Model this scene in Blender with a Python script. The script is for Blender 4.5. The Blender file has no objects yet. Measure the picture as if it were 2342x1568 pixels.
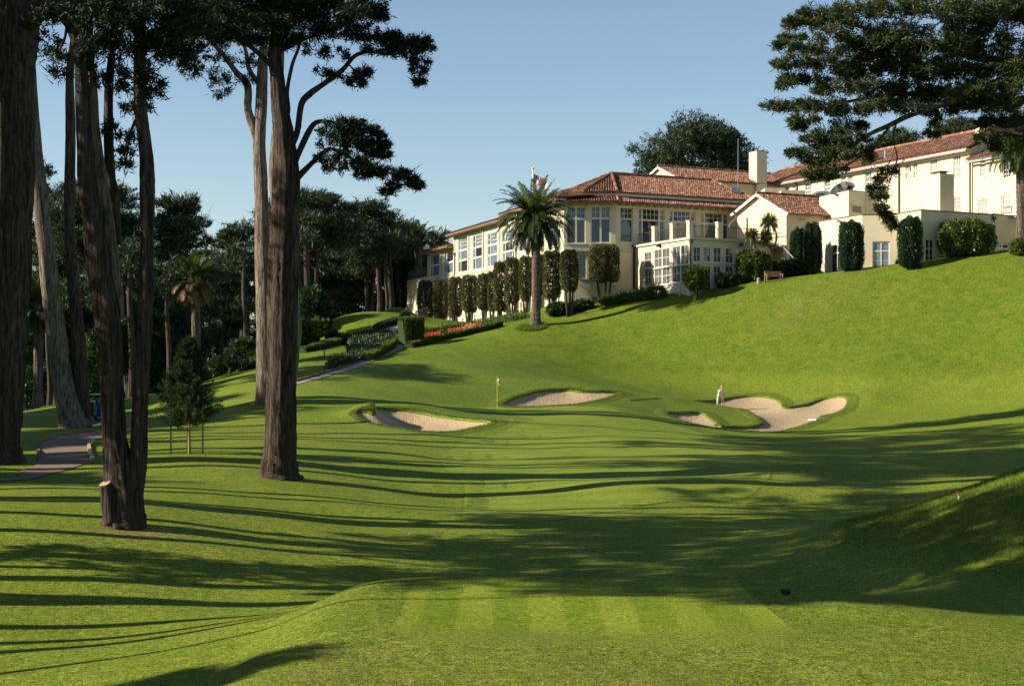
import bpy, math, random
import numpy as np
from mathutils import Vector, Matrix
R = math.radians
scene = bpy.context.scene
COL = scene.collection

# ------------------------------------------------------------------ camera
F = 3579.0          # focal length in photo units (frame 2342 x 1568 units)
CX, HY = 1171.0, 843.0   # centre column and horizon row
cam_d = bpy.data.cameras.new('camera')
cam_d.sensor_width = 36.0
cam_d.lens = 36.0 * F / 2342.0
cam_d.shift_y = (HY - 784.0) / 2342.0
cam_d.clip_start = 0.5
cam_d.clip_end = 9000
cam = bpy.data.objects.new('camera', cam_d)
COL.objects.link(cam)
cam.location = (0, 0, 0)
cam.rotation_euler = (R(90), 0, 0)
scene.camera = cam

# ------------------------------------------------------------------ light
SUN_EL, SUN_AZ = 26.0, 6.0     # light travels along +X, turned a few degrees away from the viewer
world = bpy.data.worlds.new('World')
scene.world = world
world.use_nodes = True
wn = world.node_tree
wn.nodes.clear()
sky = wn.nodes.new('ShaderNodeTexSky')
sky.sky_type = 'NISHITA'
sky.sun_disc = False
sky.sun_elevation = R(SUN_EL)
sky.sun_rotation = R(-90 - SUN_AZ)
sky.altitude = 50
sky.air_density = 1.0
sky.dust_density = 0.05
sky.ozone_density = 1.5
bg = wn.nodes.new('ShaderNodeBackground')
bg.inputs[1].default_value = 0.069
wo = wn.nodes.new('ShaderNodeOutputWorld')
wn.links.new(sky.outputs[0], bg.inputs[0])
wn.links.new(bg.outputs[0], wo.inputs[0])

sun_d = bpy.data.lights.new('sun', 'SUN')
sun_d.energy = 5.0
sun_d.angle = R(0.5)
sun_d.color = (1.0, 0.90, 0.74)
sun = bpy.data.objects.new('sun', sun_d)
COL.objects.link(sun)
ld = Vector((math.cos(R(SUN_AZ)) * math.cos(R(SUN_EL)), math.sin(R(SUN_AZ)) * math.cos(R(SUN_EL)), -math.sin(R(SUN_EL))))
sun.rotation_euler = ld.to_track_quat('-Z', 'Y').to_euler()
sun.location = (-60, 40, 60)
scene.view_settings.view_transform = 'Standard'
scene.view_settings.look = 'None'
scene.view_settings.exposure = 1.0
scene.view_settings.gamma = 1.0
scene.view_settings.use_curve_mapping = False

# ------------------------------------------------------------------ helpers
def P(px, py, Y):
    "measured photo position + distance -> world point"
    return np.array(((px - CX) / F * Y, Y, (HY - py) / F * Y))

def link(o, parent=None):
    COL.objects.link(o)
    if parent is not None:
        o.parent = parent
    return o

def tag(o, label=None, cat=None, group=None, kind=None):
    if label: o['label'] = label
    if cat: o['category'] = cat
    if group: o['group'] = group
    if kind: o['kind'] = kind
    return o

def thing(name, loc, label, cat, group=None):
    o = bpy.data.objects.new(name, None)
    o.empty_display_size = 0.5
    o.location = tuple(float(c) for c in loc)
    COL.objects.link(o)
    return tag(o, label, cat, group)

def root_loc(o):
    v = np.zeros(3)
    while o is not None:
        v += np.array(o.location)
        o = o.parent
    return v

def mesh_data(name, V, Fc, smooth=False):
    V = np.asarray(V, dtype=np.float32).reshape(-1, 3)
    me = bpy.data.meshes.new(name)
    if isinstance(Fc, np.ndarray):
        n, k = Fc.shape
        me.vertices.add(len(V))
        me.vertices.foreach_set('co', V.ravel())
        me.loops.add(n * k)
        me.loops.foreach_set('vertex_index', Fc.astype(np.int32).ravel())
        me.polygons.add(n)
        me.polygons.foreach_set('loop_start', np.arange(0, n * k, k, dtype=np.int32))
        me.polygons.foreach_set('loop_total', np.full(n, k, dtype=np.int32))
        me.update(calc_edges=True)
    else:
        me.from_pydata(V.tolist(), [], [list(map(int, f)) for f in Fc])
        me.update()
    if smooth and len(me.polygons):
        me.polygons.foreach_set('use_smooth', np.ones(len(me.polygons), dtype=bool))
    return me

def obj(name, V, Fc, mat, parent=None, smooth=False):
    "one mesh object from world-space vertices; the mesh is stored relative to its parent"
    V = np.asarray(V, dtype=float).reshape(-1, 3)
    if parent is not None:
        V = V - root_loc(parent)
        loc = None
    else:
        loc = V.min(axis=0) * 0.5 + V.max(axis=0) * 0.5
        loc[2] = V[:, 2].min()
        V = V - loc
    me = mesh_data(name, V, Fc, smooth)
    if mat is not None:
        me.materials.append(mat)
    o = bpy.data.objects.new(name, me)
    if loc is not None:
        o.location = tuple(float(c) for c in loc)
    return link(o, parent)

class MB:
    "collects quads and polygons for one mesh"
    def __init__(s): s.V = []; s.F = []
    def poly(s, pts):
        n = len(s.V); s.V += [tuple(map(float, p)) for p in pts]; s.F.append(list(range(n, n + len(pts)))); return s
    def add(s, V, Fc):
        n = len(s.V); s.V += [tuple(map(float, p)) for p in V]; s.F += [[int(i) + n for i in f] for f in Fc]; return s
    def hexa(s, p):      # 8 corners: bottom 0-3, top 4-7
        return s.add(p, [(0, 3, 2, 1), (4, 5, 6, 7), (0, 1, 5, 4), (1, 2, 6, 5), (2, 3, 7, 6), (3, 0, 4, 7)])
    def box(s, x0, x1, y0, y1, z0, z1):
        return s.hexa([(x0, y0, z0), (x1, y0, z0), (x1, y1, z0), (x0, y1, z0), (x0, y0, z1), (x1, y0, z1), (x1, y1, z1), (x0, y1, z1)])
    def bar(s, a, b, w, h=None):
        a = Vector(a); b = Vector(b); d = (b - a).normalized(); h = h or w
        up = Vector((0, 0, 1)) if abs(d.z) < .95 else Vector((0, 1, 0))
        x = d.cross(up).normalized() * w * .5; y = x.cross(d).normalized() * h * .5
        return s.hexa([a - x - y, a + x - y, a + x + y, a - x + y, b - x - y, b + x - y, b + x + y, b - x + y])
    def prism(s, pts, z0, z1):
        n = len(pts)
        V = [(p[0], p[1], z0) for p in pts] + [(p[0], p[1], z1) for p in pts]
        Fc = [list(range(n))[::-1], list(range(n, 2 * n))] + [(i, (i + 1) % n, n + (i + 1) % n, n + i) for i in range(n)]
        return s.add(V, Fc)
    def cyl(s, a, b, ra, rb=None, n=10):
        V, Fc = tube_np([a, b], [ra, ra if rb is None else rb], n, resample=0)
        return s.add(V, Fc)
    def obj(s, name, mat, parent=None, smooth=False):
        return obj(name, s.V, s.F, mat, parent, smooth)

def catmull(pts, rad, per):
    pts = np.asarray(pts, float); rad = np.asarray(rad, float)
    if len(pts) < 3 or per <= 1:
        t = np.linspace(0, len(pts) - 1, (len(pts) - 1) * max(per, 1) + 1)
        return (np.stack([np.interp(t, range(len(pts)), pts[:, k]) for k in range(3)], 1), np.interp(t, range(len(pts)), rad))
    e = np.vstack([2 * pts[0] - pts[1], pts, 2 * pts[-1] - pts[-2]])
    out = []; ro = []
    for i in range(len(pts) - 1):
        p0, p1, p2, p3 = e[i:i + 4]
        for t in np.arange(per) / per:
            out.append(.5 * (2 * p1 + (p2 - p0) * t + (2 * p0 - 5 * p1 + 4 * p2 - p3) * t * t + (3 * p1 - p0 - 3 * p2 + p3) * t ** 3))
            ro.append(rad[i] * (1 - t) + rad[i + 1] * t)
    out.append(pts[-1]); ro.append(rad[-1])
    return np.array(out), np.array(ro)

def tube_np(pts, rad, n=12, resample=6, rough=0.0, seed=0, lobes=7):
    rg = np.random.default_rng(seed)
    if resample:
        pts, rad = catmull(pts, rad, resample)
    else:
        pts = np.asarray(pts, float); rad = np.asarray(rad, float)
    m = len(pts)
    T = np.gradient(pts, axis=0)
    T /= np.linalg.norm(T, axis=1)[:, None] + 1e-9
    ref = np.array((0., 1., 0.)) if abs(T[0][1]) < .9 else np.array((1., 0., 0.))
    V = []
    rw = np.zeros((m, n)); cur = rg.normal(0, 1, n)
    for i in range(m):
        cur = .86 * cur + .5 * rg.normal(0, 1, n); rw[i] = cur - .35 * (np.roll(cur, 1) + np.roll(cur, -1))
    th = np.linspace(0, 2 * np.pi, n, endpoint=False)
    ph = rg.uniform(0, 6.28, 5); drift = np.cumsum(rg.normal(0, .12, m))
    lump = np.convolve(rg.normal(0, 1, m + 6), np.ones(4) / 4, 'same')[3:3 + m]
    for i in range(m):
        x = np.cross(T[i], ref); x /= np.linalg.norm(x) + 1e-9
        y = np.cross(x, T[i]); ref = y
        rr = np.full(n, rad[i])
        if rough:
            rr = rr * (1 + rough * (np.sin(lobes * th + ph[0] + drift[i]) * .6 + np.sin((lobes + 5) * th + ph[1] - drift[i] * 1.6) * .35
                       + np.sin(2 * th + ph[2] + drift[i] * .6) * .9 + .55 * lump[i]) + rough * .42 * rw[i])
        V.append(pts[i] + np.cos(th)[:, None] * x * rr[:, None] + np.sin(th)[:, None] * y * rr[:, None])
    V = np.concatenate(V)
    Fc = []
    for i in range(m - 1):
        for j in range(n):
            k = (j + 1) % n
            Fc.append((i * n + j, i * n + k, (i + 1) * n + k, (i + 1) * n + j))
    Fc.append(tuple(range(n))[::-1]); Fc.append(tuple(range((m - 1) * n, m * n)))
    return V, Fc

# ------------------------------------------------------------------ materials
def mat_new(name):
    m = bpy.data.materials.new(name); m.use_nodes = True
    nt = m.node_tree; nt.nodes.clear()
    out = nt.nodes.new('ShaderNodeOutputMaterial')
    return m, nt, out

def N(nt, typ, **kw):
    n = nt.nodes.new(typ)
    for k, v in kw.items():
        if hasattr(n, k): setattr(n, k, v)
        else: n.inputs[k].default_value = v
    return n

def ramp(nt, src, stops, interp='LINEAR'):
    r = nt.nodes.new('ShaderNodeValToRGB'); r.color_ramp.interpolation = interp
    el = r.color_ramp.elements
    while len(el) > 1: el.remove(el[-1])
    el[0].position = stops[0][0]; el[0].color = (*stops[0][1], 1)
    for p, c in stops[1:]:
        e = el.new(p); e.color = (*c, 1)
    nt.links.new(src, r.inputs[0])
    return r

def coords(nt, scale=(1, 1, 1), kind='Object'):
    tc = nt.nodes.new('ShaderNodeTexCoord'); mp = nt.nodes.new('ShaderNodeMapping')
    mp.inputs['Scale'].default_value = scale
    nt.links.new(tc.outputs[kind], mp.inputs[0])
    return mp.outputs[0]

def noise(nt, vec, scale, detail=3, rough=.55, dist=0.):
    n = nt.nodes.new('ShaderNodeTexNoise')
    n.inputs['Scale'].default_value = scale; n.inputs['Detail'].default_value = detail
    n.inputs['Roughness'].default_value = rough; n.inputs['Distortion'].default_value = dist
    nt.links.new(vec, n.inputs['Vector'])
    return n.outputs[0]

def mix(nt, a, b, fac, mode='MIX'):
    m = nt.nodes.new('ShaderNodeMix'); m.data_type = 'RGBA'; m.blend_type = mode
    for s, v in ((6, a), (7, b)):
        if isinstance(v, (tuple, list)): m.inputs[s].default_value = (*v[:3], 1)
        else: nt.links.new(v, m.inputs[s])
    if isinstance(fac, (int, float)): m.inputs[0].default_value = fac
    else: nt.links.new(fac, m.inputs[0])
    return m.outputs[2]

def math_n(nt, op, a, b=None, clamp=False):
    m = nt.nodes.new('ShaderNodeMath'); m.operation = op; m.use_clamp = clamp
    for i, v in enumerate((a, b)):
        if v is None: continue
        if isinstance(v, (int, float)): m.inputs[i].default_value = v
        else: nt.links.new(v, m.inputs[i])
    return m.outputs[0]

def bsdf(nt, out, color, rough=.7, spec=.3, bump=None, bstr=.3, bdist=.02, metal=0.):
    b = nt.nodes.new('ShaderNodeBsdfPrincipled')
    if isinstance(color, (tuple, list)): b.inputs['Base Color'].default_value = (*color[:3], 1)
    else: nt.links.new(color, b.inputs['Base Color'])
    if isinstance(rough, (int, float)): b.inputs['Roughness'].default_value = rough
    else: nt.links.new(rough, b.inputs['Roughness'])
    b.inputs['Specular IOR Level'].default_value = spec
    b.inputs['Metallic'].default_value = metal
    if bump is not None:
        bp = nt.nodes.new('ShaderNodeBump'); bp.inputs['Strength'].default_value = bstr; bp.inputs['Distance'].default_value = bdist
        nt.links.new(bump, bp.inputs['Height']); nt.links.new(bp.outputs[0], b.inputs['Normal'])
    nt.links.new(b.outputs[0], out.inputs[0])
    return b

def m_plain(name, col, rough=.7, spec=.3, var=.12, scale=3., metal=0., bstr=.15):
    m, nt, out = mat_new(name)
    v = coords(nt)
    n = noise(nt, v, scale, 5, .6)
    c = ramp(nt, n, [(.3, tuple(x * (1 - var) for x in col)), (.7, tuple(min(1, x * (1 + var)) for x in col))]).outputs[0]
    bsdf(nt, out, c, rough, spec, noise(nt, v, scale * 8, 3), bstr, .01, metal)
    return m

def m_leaf(name, dark, light, trans=.25, clump=.6, rough=.6, warm=None):
    m, nt, out = mat_new(name)
    g = nt.nodes.new('ShaderNodeNewGeometry')
    v = coords(nt)
    n = noise(nt, v, clump, 3)
    f = math_n(nt, 'ADD', math_n(nt, 'MULTIPLY', g.outputs['Random Per Island'], .6), math_n(nt, 'MULTIPLY', n, .45))
    stops = [(.2, dark), (.85, light)]
    c = ramp(nt, f, stops).outputs[0]
    if warm:
        w = ramp(nt, g.outputs['Random Per Island'], [(.0, (0, 0, 0)), (.86, (0, 0, 0)), (.9, (1, 1, 1))]).outputs[0]
        c = mix(nt, c, warm, w)
    b = bsdf(nt, out, c, rough, .25)
    t = nt.nodes.new('ShaderNodeBsdfTranslucent'); nt.links.new(c, t.inputs[0])
    ms = nt.nodes.new('ShaderNodeMixShader'); ms.inputs[0].default_value = trans
    nt.links.new(b.outputs[0], ms.inputs[1]); nt.links.new(t.outputs[0], ms.inputs[2]); nt.links.new(ms.outputs[0], out.inputs[0])
    return m

def m_bark(name, dark, light, sc=1.0):
    m, nt, out = mat_new(name)
    v = coords(nt, (5 * sc, 5 * sc, .55 * sc))
    n = noise(nt, v, 1.6, 8, .68, .8)
    v2 = coords(nt, (1, 1, .6)); n2 = noise(nt, v2, 1.1, 4)
    n3 = noise(nt, coords(nt, (14 * sc, 14 * sc, 2.4 * sc)), 1.5, 5, .6)
    c = ramp(nt, n, [(.40, dark), (.5, tuple(.55 * (a + b) for a, b in zip(dark, light))), (.62, tuple(1.25 * x for x in light))]).outputs[0]
    c = mix(nt, c, tuple(x * .55 for x in light), math_n(nt, 'MULTIPLY', n2, .7))
    h = math_n(nt, 'ADD', n, math_n(nt, 'MULTIPLY', n3, .4))
    bsdf(nt, out, c, .92, .1, h, 1.0, .16)
    return m

def m_grass(name, base, dry, dark, grain=24., vary=.5, stripes=None, attr=False, bstr=.6, fade=None):
    "short mown grass: fine blades as grain and relief, patchy colour; stripes = (axis, width, amount)"
    m, nt, out = mat_new(name)
    v = coords(nt)
    big = noise(nt, v, .09, 4, .6)
    mid = noise(nt, coords(nt, (1, .6, 1)), .9, 4, .65)
    fine = noise(nt, coords(nt, (1, 1, .5)), grain, 2, .7)
    fine2 = noise(nt, v, grain * .28, 3, .7)
    c = mix(nt, base, dry, ramp(nt, big, [(.48, (0, 0, 0)), (.75, (vary, vary, vary))]).outputs[0])
    c = mix(nt, c, dark, ramp(nt, mid, [(.38, (.55, .55, .55)), (.62, (0, 0, 0))]).outputs[0])
    m2 = noise(nt, coords(nt, (.55, 1.6, 1)), 4.5, 7, .75)
    c = mix(nt, c, ramp(nt, m2, [(.28, (.62, .64, .6)), (.5, (1, 1, 1)), (.72, (1.42, 1.34, 1.5))]).outputs[0], 1.0, 'MULTIPLY')
    if attr:
        a = nt.nodes.new('ShaderNodeVertexColor'); a.layer_name = 'zone'
        s = nt.nodes.new('ShaderNodeSeparateColor'); nt.links.new(a.outputs[0], s.inputs[0])
        lush = mix(nt, (.097, .145, .009), (.122, .15, .014), big)
        lush = mix(nt, lush, (.070, .118, .008), ramp(nt, mid, [(.36, (.8, .8, .8)), (.6, (0, 0, 0))]).outputs[0])
        streak = noise(nt, coords(nt, (.35, 1.6, 1)), .8, 3, .6)
        lush = mix(nt, lush, (.18, .165, .026), ramp(nt, streak, [(.6, (0, 0, 0)), (.78, (.5, .5, .5))]).outputs[0])
        dg_ = noise(nt, coords(nt, (.5, .9, 1.6)), 2.2, 7, .72, .6)
        lush = mix(nt, lush, ramp(nt, dg_, [(.3, (.70, .74, .6)), (.5, (1, 1, 1)), (.7, (1.3, 1.18, 1.6))]).outputs[0], 1.0, 'MULTIPLY')
        c = mix(nt, c, lush, s.outputs[0])
        c = mix(nt, c, (.20, .155, .05), math_n(nt, 'MULTIPLY', s.outputs[1], ramp(nt, noise(nt, v, 1.4, 5, .7), [(.4, (0, 0, 0)), (.62, (1, 1, 1))]).outputs[0]))
        c = mix(nt, c, (.095, .148, .016), s.outputs[2])
    if stripes:
        ax, w, amt = stripes
        sx = nt.nodes.new('ShaderNodeSeparateXYZ'); tc = nt.nodes.new('ShaderNodeTexCoord'); nt.links.new(tc.outputs['Object'], sx.inputs[0])
        wob = math_n(nt, 'MULTIPLY', noise(nt, v, .7, 2), .25 * w)
        q = math_n(nt, 'DIVIDE', math_n(nt, 'ADD', sx.outputs['XYZ'.index(ax)], wob), 2 * w)
        fr = math_n(nt, 'PINGPONG', q, .5)
        st = ramp(nt, math_n(nt, 'MULTIPLY', fr, 2.0), [(.42, (0, 0, 0)), (.58, (1, 1, 1))]).outputs[0]
        c = mix(nt, c, tuple(min(1, x * y) for x, y in zip(base, (1.7, 1.4, 2.4))), math_n(nt, 'MULTIPLY', st, amt))
    if fade:
        ge = nt.nodes.new('ShaderNodeNewGeometry'); sp = nt.nodes.new('ShaderNodeSeparateXYZ'); nt.links.new(ge.outputs['Position'], sp.inputs[0])
        mr = nt.nodes.new('ShaderNodeMapRange'); mr.inputs[1].default_value = fade[0]; mr.inputs[2].default_value = fade[1]
        nt.links.new(math_n(nt, 'ADD', sp.outputs[1], math_n(nt, 'MULTIPLY', mid, .6)), mr.inputs[0])
        c = mix(nt, fade[2], c, mr.outputs[0])
    gr = ramp(nt, math_n(nt, 'ADD', math_n(nt, 'MULTIPLY', fine, .62), math_n(nt, 'MULTIPLY', fine2, .38)), [(.36, (.24, .28, .16)), (.5, (1, 1, 1)), (.63, (2.0, 1.8, 2.6))]).outputs[0]
    c = mix(nt, c, gr, 1.0, 'MULTIPLY')
    h = math_n(nt, 'ADD', fine, math_n(nt, 'MULTIPLY', fine2, 1.2))
    bsdf(nt, out, c, .85, .08, h, bstr, .035)
    return m

M = {}
M['ground'] = m_grass('mown_grass', (.140, .182, .015), (.175, .175, .026), (.105, .155, .012), attr=True)
M['green'] = m_grass('putting_green_grass', (.140, .190, .018), (.155, .19, .024), (.122, .172, .015), grain=60, vary=.3, stripes=('Y', .75, .22), bstr=.2)
M['tee'] = m_grass('tee_grass', (.132, .188, .010), (.15, .18, .016), (.120, .172, .009), grain=45, vary=.3, stripes=('X', .6, .55), bstr=.4, fade=(24.3, 25.6, (.140, .170, .018)))
M['fringe'] = m_grass('fringe_grass', (.112, .152, .016), (.13, .15, .018), (.092, .135, .013), grain=30, vary=.3)
M['approach'] = m_grass('approach_grass', (.128, .168, .016), (.15, .165, .022), (.10, .148, .012))
M['rough_blade'] = m_leaf('rough_grass_blades', (.08, .12, .010), (.17, .22, .022), .35, 1.5)
M['lip_blade'] = m_leaf('lip_grass_blades', (.06, .095, .010), (.13, .165, .02), .3, 1.5)
M['asphalt'] = m_plain('cart_path_asphalt', (.19, .135, .095), .95, .1, .14, 1.2)
M['concrete'] = m_plain('pale_concrete', (.30, .255, .21), .9, .15, .14, 1.5)
M['soil'] = m_plain('bare_soil', (.16, .10, .055), .95, .05, .3, 2.)
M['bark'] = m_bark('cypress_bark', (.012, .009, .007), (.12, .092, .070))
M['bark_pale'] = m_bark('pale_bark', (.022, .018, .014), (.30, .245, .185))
M['bark_far'] = m_bark('far_bark', (.022, .018, .014), (.095, .078, .06), .6)
M['palm_bark'] = m_bark('palm_bark', (.04, .032, .024), (.17, .14, .105), .7)
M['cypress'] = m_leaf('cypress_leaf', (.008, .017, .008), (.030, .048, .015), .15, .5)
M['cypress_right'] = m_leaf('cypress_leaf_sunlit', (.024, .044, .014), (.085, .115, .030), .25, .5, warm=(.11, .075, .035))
M['far_leaf'] = m_leaf('far_cypress_leaf', (.018, .033, .016), (.064, .084, .032), .15, .25)
M['far_leaf_warm'] = m_leaf('far_olive_leaf', (.026, .036, .015), (.075, .082, .028), .15, .25)
M['pine_leaf'] = m_leaf('pine_leaf', (.018, .034, .015), (.05, .075, .028), .15, .3)
M['young'] = m_leaf('young_conifer_leaf', (.02, .045, .016), (.055, .095, .025), .2, .9)
M['pollard'] = m_leaf('clipped_leaf', (.04, .055, .018), (.15, .165, .055), .2, .8, .45, warm=(.13, .08, .04))
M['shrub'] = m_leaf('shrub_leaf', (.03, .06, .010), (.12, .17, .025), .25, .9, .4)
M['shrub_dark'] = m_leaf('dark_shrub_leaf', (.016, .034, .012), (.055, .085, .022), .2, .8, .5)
M['hedge'] = m_leaf('hedge_leaf', (.05, .08, .010), (.13, .16, .02), .25, .8)
M['column'] = m_leaf('column_leaf', (.010, .03, .014), (.035, .07, .026), .12, .7, .6)
M['spiky'] = m_leaf('sword_leaf', (.035, .06, .012), (.13, .16, .04), .25, .8, .45)
M['frond'] = m_leaf('palm_frond_leaf', (.018, .038, .012), (.07, .10, .022), .2, .6, .4)
M['frond_young'] = m_leaf('fresh_palm_frond', (.05, .085, .012), (.13, .17, .03), .3, .6, .4)
M['frond_dry'] = m_leaf('dry_palm_frond', (.11, .075, .03), (.24, .17, .08), .2, .6, .6)
M['flower'] = m_leaf('red_flowers', (.35, .02, .01), (.6, .10, .02), .2, 2.)
M['white_flower'] = m_leaf('white_flowers', (.6, .55, .45), (.8, .75, .6), .2, 2.)
M['wall'] = m_plain('cream_stucco', (.60, .525, .36), .9, .15, .05, .5, bstr=.25)
M['trim'] = m_plain('white_paint', (.62, .58, .49), .5, .35, .04, 2.)
M['stone_trim'] = m_plain('cream_trim', (.52, .455, .325), .85, .15, .06, 1.)
M['metal'] = m_plain('dark_iron', (.045, .042, .04), .5, .4, .1, 4.)
M['pipe'] = m_plain('brown_pipe', (.16, .10, .06), .5, .3, .1, 4.)
M['zinc'] = m_plain('grey_metal', (.32, .33, .34), .4, .5, .1, 3., .6)
M['stake'] = m_plain('stake_wood', (.42, .30, .14), .8, .2, .2, 6.)
M['teak'] = m_plain('teak_wood', (.40, .23, .11), .7, .25, .2, 8.)
M['dish'] = m_plain('dish_grey', (.07, .07, .07), .6, .3, .1, 3.)
M['dark'] = m_plain('dark_interior', (.02, .018, .016), .8, .2, .1, 3.)
M['white'] = m_plain('white_cloth', (.78, .78, .76), .8, .2, .04, 6.)
M['khaki'] = m_plain('khaki_cloth', (.55, .48, .34), .85, .2, .06, 6.)
M['skin'] = m_plain('skin', (.48, .27, .18), .6, .3, .05, 6.)
M['cap'] = m_plain('tan_cap', (.36, .27, .16), .85, .2, .08, 6.)
M['red'] = m_plain('red_paint', (.55, .05, .03), .6, .3, .06, 6.)
M['navy'] = m_plain('navy_cloth', (.02, .035, .13), .8, .2, .06, 6.)
M['black'] = m_plain('black_rubber', (.018, .018, .02), .6, .3, .1, 6.)
M['yellow'] = m_plain('yellow_paint', (.7, .55, .08), .6, .3, .06, 6.)
M['bluebag'] = m_plain('blue_grey_vinyl', (.16, .20, .26), .6, .3, .06, 6.)
M['beige'] = m_plain('beige_plastic', (.55, .50, .40), .5, .3, .05, 4.)
M['green_panel'] = m_plain('green_panel', (.07, .15, .11), .6, .3, .1, 3.)
M['cut_wood'] = m_plain('cut_wood', (.36, .27, .15), .8, .15, .2, 5.)

def m_tile():
    m, nt, out = mat_new('clay_roof_tile')
    g = nt.nodes.new('ShaderNodeNewGeometry')
    v = coords(nt)
    c = ramp(nt, g.outputs['Random Per Island'], [(0, (.12, .058, .037)), (.35, (.23, .105, .064)), (.7, (.31, .155, .096)), (.92, (.38, .235, .155)), (1, (.17, .095, .07))]).outputs[0]
    c = mix(nt, c, (.16, .10, .07), ramp(nt, noise(nt, v, .8, 5, .65), [(.45, (0, 0, 0)), (.75, (.6, .6, .6))]).outputs[0])
    bsdf(nt, out, c, .85, .2, noise(nt, v, 14, 3), .3, .01)
    return m
M['tile'] = m_tile()

def m_glass(name, col, rough=.03, spec=.6):
    m, nt, out = mat_new(name)
    v = coords(nt)
    b = bsdf(nt, out, mix(nt, col, tuple(x * .5 for x in col), noise(nt, v, .9, 3)), rough, spec, noise(nt, v, .6, 2), .06, .05)
    return m
M['glass'] = m_glass('dark_window_glass', (.035, .042, .05), .02, .8)
M['glass_sky_tint'] = m_glass('painted_sky_glass', (.17, .235, .30), .02, .9)  # sky in the panes is put into the blue-grey base colour
M['glass_pale'] = m_glass('curtained_window_glass', (.42, .40, .36), .15, .5)
M['glass_mid'] = m_glass('sunroom_glass', (.14, .14, .13), .03, .8)

def m_sand():
    m, nt, out = mat_new('bunker_sand')
    v = coords(nt)
    n = noise(nt, v, 3., 5, .65)
    c = ramp(nt, n, [(.3, (.355, .265, .162)), (.7, (.40, .30, .186))]).outputs[0]
    rk = noise(nt, coords(nt, (5., .7, 1)), 1.6, 3, .6, 1.2)
    rk2 = noise(nt, coords(nt, (2.2, 2.2, 2.2)), 1., 4, .7)
    h = math_n(nt, 'ADD', math_n(nt, 'MULTIPLY', rk, 1.0), math_n(nt, 'MULTIPLY', rk2, .5))
    bsdf(nt, out, c, .95, .05, h, .55, .13)
    return m
M['sand'] = m_sand()
# ------------------------------------------------------------------ terrain
from mathutils.geometry import delaunay_2d_cdt
IMG = [  # (column, row, distance) on the ground in the photograph
 (285,1200,42),(640,1092,58),(430,1035,66),(60,1090,58),(215,1045,68),(150,995,86),(235,985,92),(222,963,110),(345,975,98),
 (500,1000,80),(560,940,98),(632,918,100),(20,1055,62),(175,978,100),(60,940,125),(95,930,125),
 (690,875,112),(800,845,125),(870,815,140),(930,775,165),(900,755,172),(700,800,150),(760,730,185),(915,703,205),(600,850,125),(500,880,125),(500,862,150),
 (1000,780,150),(1225,745,150),(1100,830,128),(1250,840,134),(1420,900,117),(1290,897,117),(1155,931,109),(1420,932,109),
 (1400,800,143),(1500,700,150),(1690,655,149.8),(1350,700,157),(1280,720,156),(1700,760,140.8),(1700,835,135.3),(1560,800,140.7),(1830,790,136),(2000,800,132.1),(2000,700,139.1),(2106,680,138.3),(2200,680,136.6),(1875,630,147.3),
 (1972,616,146.2),(2053,606,145.3),(2106,600,144.5),(2220,588.5,143),(2330,578,141.4),(2340,650,136),(2342,760,128.6),(2300,850,123.8),(2300,930,112),(2300,1000,85),(2000,1000,90),(1900,1060,72),
 (1137,934,105.7),(1400,940,105),(959,989,86),(1126,966,91.5),(910,939,98),(812,958,93.5),(1704,986,104.7),(1530,950,110.3),(1610,976,102.7),(1601,940.5,113.6),(1700,902,130),(1935,928,122),(1879,952,115),
 (1070,757,168),(1000,754,203),(1134,735,181),(1050,800,142),(2342,1080,62),(1700,1010,90),(1015,1050,74),(1770,1050,73)]
WLD = [(0,0,-1.75),(0,8,-2.7),(0,14,-3.75),(-12,0,-3),(12,0,-2.6),(-12,12,-4.6),(12,12,-3.9),(-3,20,-4.12),(3,20,-4.1),(7,20,-4.1),(-2,25,-4.1),(2,25,-4.1),(6,25,-4.12),(-1.5,29.5,-4.1),(2,29.5,-4.1),(5,29.5,-4.12),
 (0,35,-5.05),(0,39,-5.2),(4,37,-5.12),(0,44,-4.98),(-3,38,-5.2),(9.8,29,-4.45),(13,28,-4.3),(8,35,-4.95),
 (13.74,42,-2.84),(11.96,42,-3.49),(9.73,42,-4.25),(8.55,42,-4.62),(18,42,-1.2),(10.8,33,-4.2),(9.1,35,-4.55),(7.0,37.5,-5.0),(12.5,51,-4.75),(16,53,-4.4),(20,56,-3.9),
 (-9.1,28,-5.34),(-5.4,27.8,-4.85),(-3.66,27.8,-4.5),(-13,28,-5.4),(-6,21,-4.9),(-10,22,-5.3),(-9,34,-5.1),(-5,34,-5.15),(-14,36,-4.7),
 (-6,43,-4.7),(-3,44,-4.92),(2,46,-4.88),(-14,42,-4.0),(-16,50,-3.85),(-2,58,-4.81),(0,58,-4.8),(4,58,-4.65),(8,58,-4.75),(12,60,-4.55),(0,53,-4.88),
 (0,64,-4.45),(0,72,-4.2),(5,72,-4.16),(-4,74,-4.12),(0,86,-3.76),(6,86,-3.74),(0,97,-3.16),(4,97,-3.14),
 (5,161,6.7),(20,170,8.4),(36.6,151,9.4),(42,152,9.9),(50,152,10.6),(31,158,8.9),(25,157,8.5),(35,165,10.0),(45,172,11.2),(0,180,6.3),(-8,195,5.6),(-12,215,6.4),(30,200,11),(60,165,12.5),(56,148,11.6),(60,134,10.5),(80,150,13),
 (-60,120,-3),(-45,100,-3.8),(-60,60,-4),(-40,40,-4.2),(-40,70,-3.9),(-50,200,-3),(-30,180,-2),(-35,215,-1),(-24,205,3.0),(-25,170,.2),(-20,260,3),(60,260,13),(80,100,1),(55,70,-1.2),(36,60,-2.4),(36,42,1),(30,20,-1.6),(-30,10,-4.4),(28,0,-2),(110,150,15),(45,100,-1.5),(-34,140,-3.0)]
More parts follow.
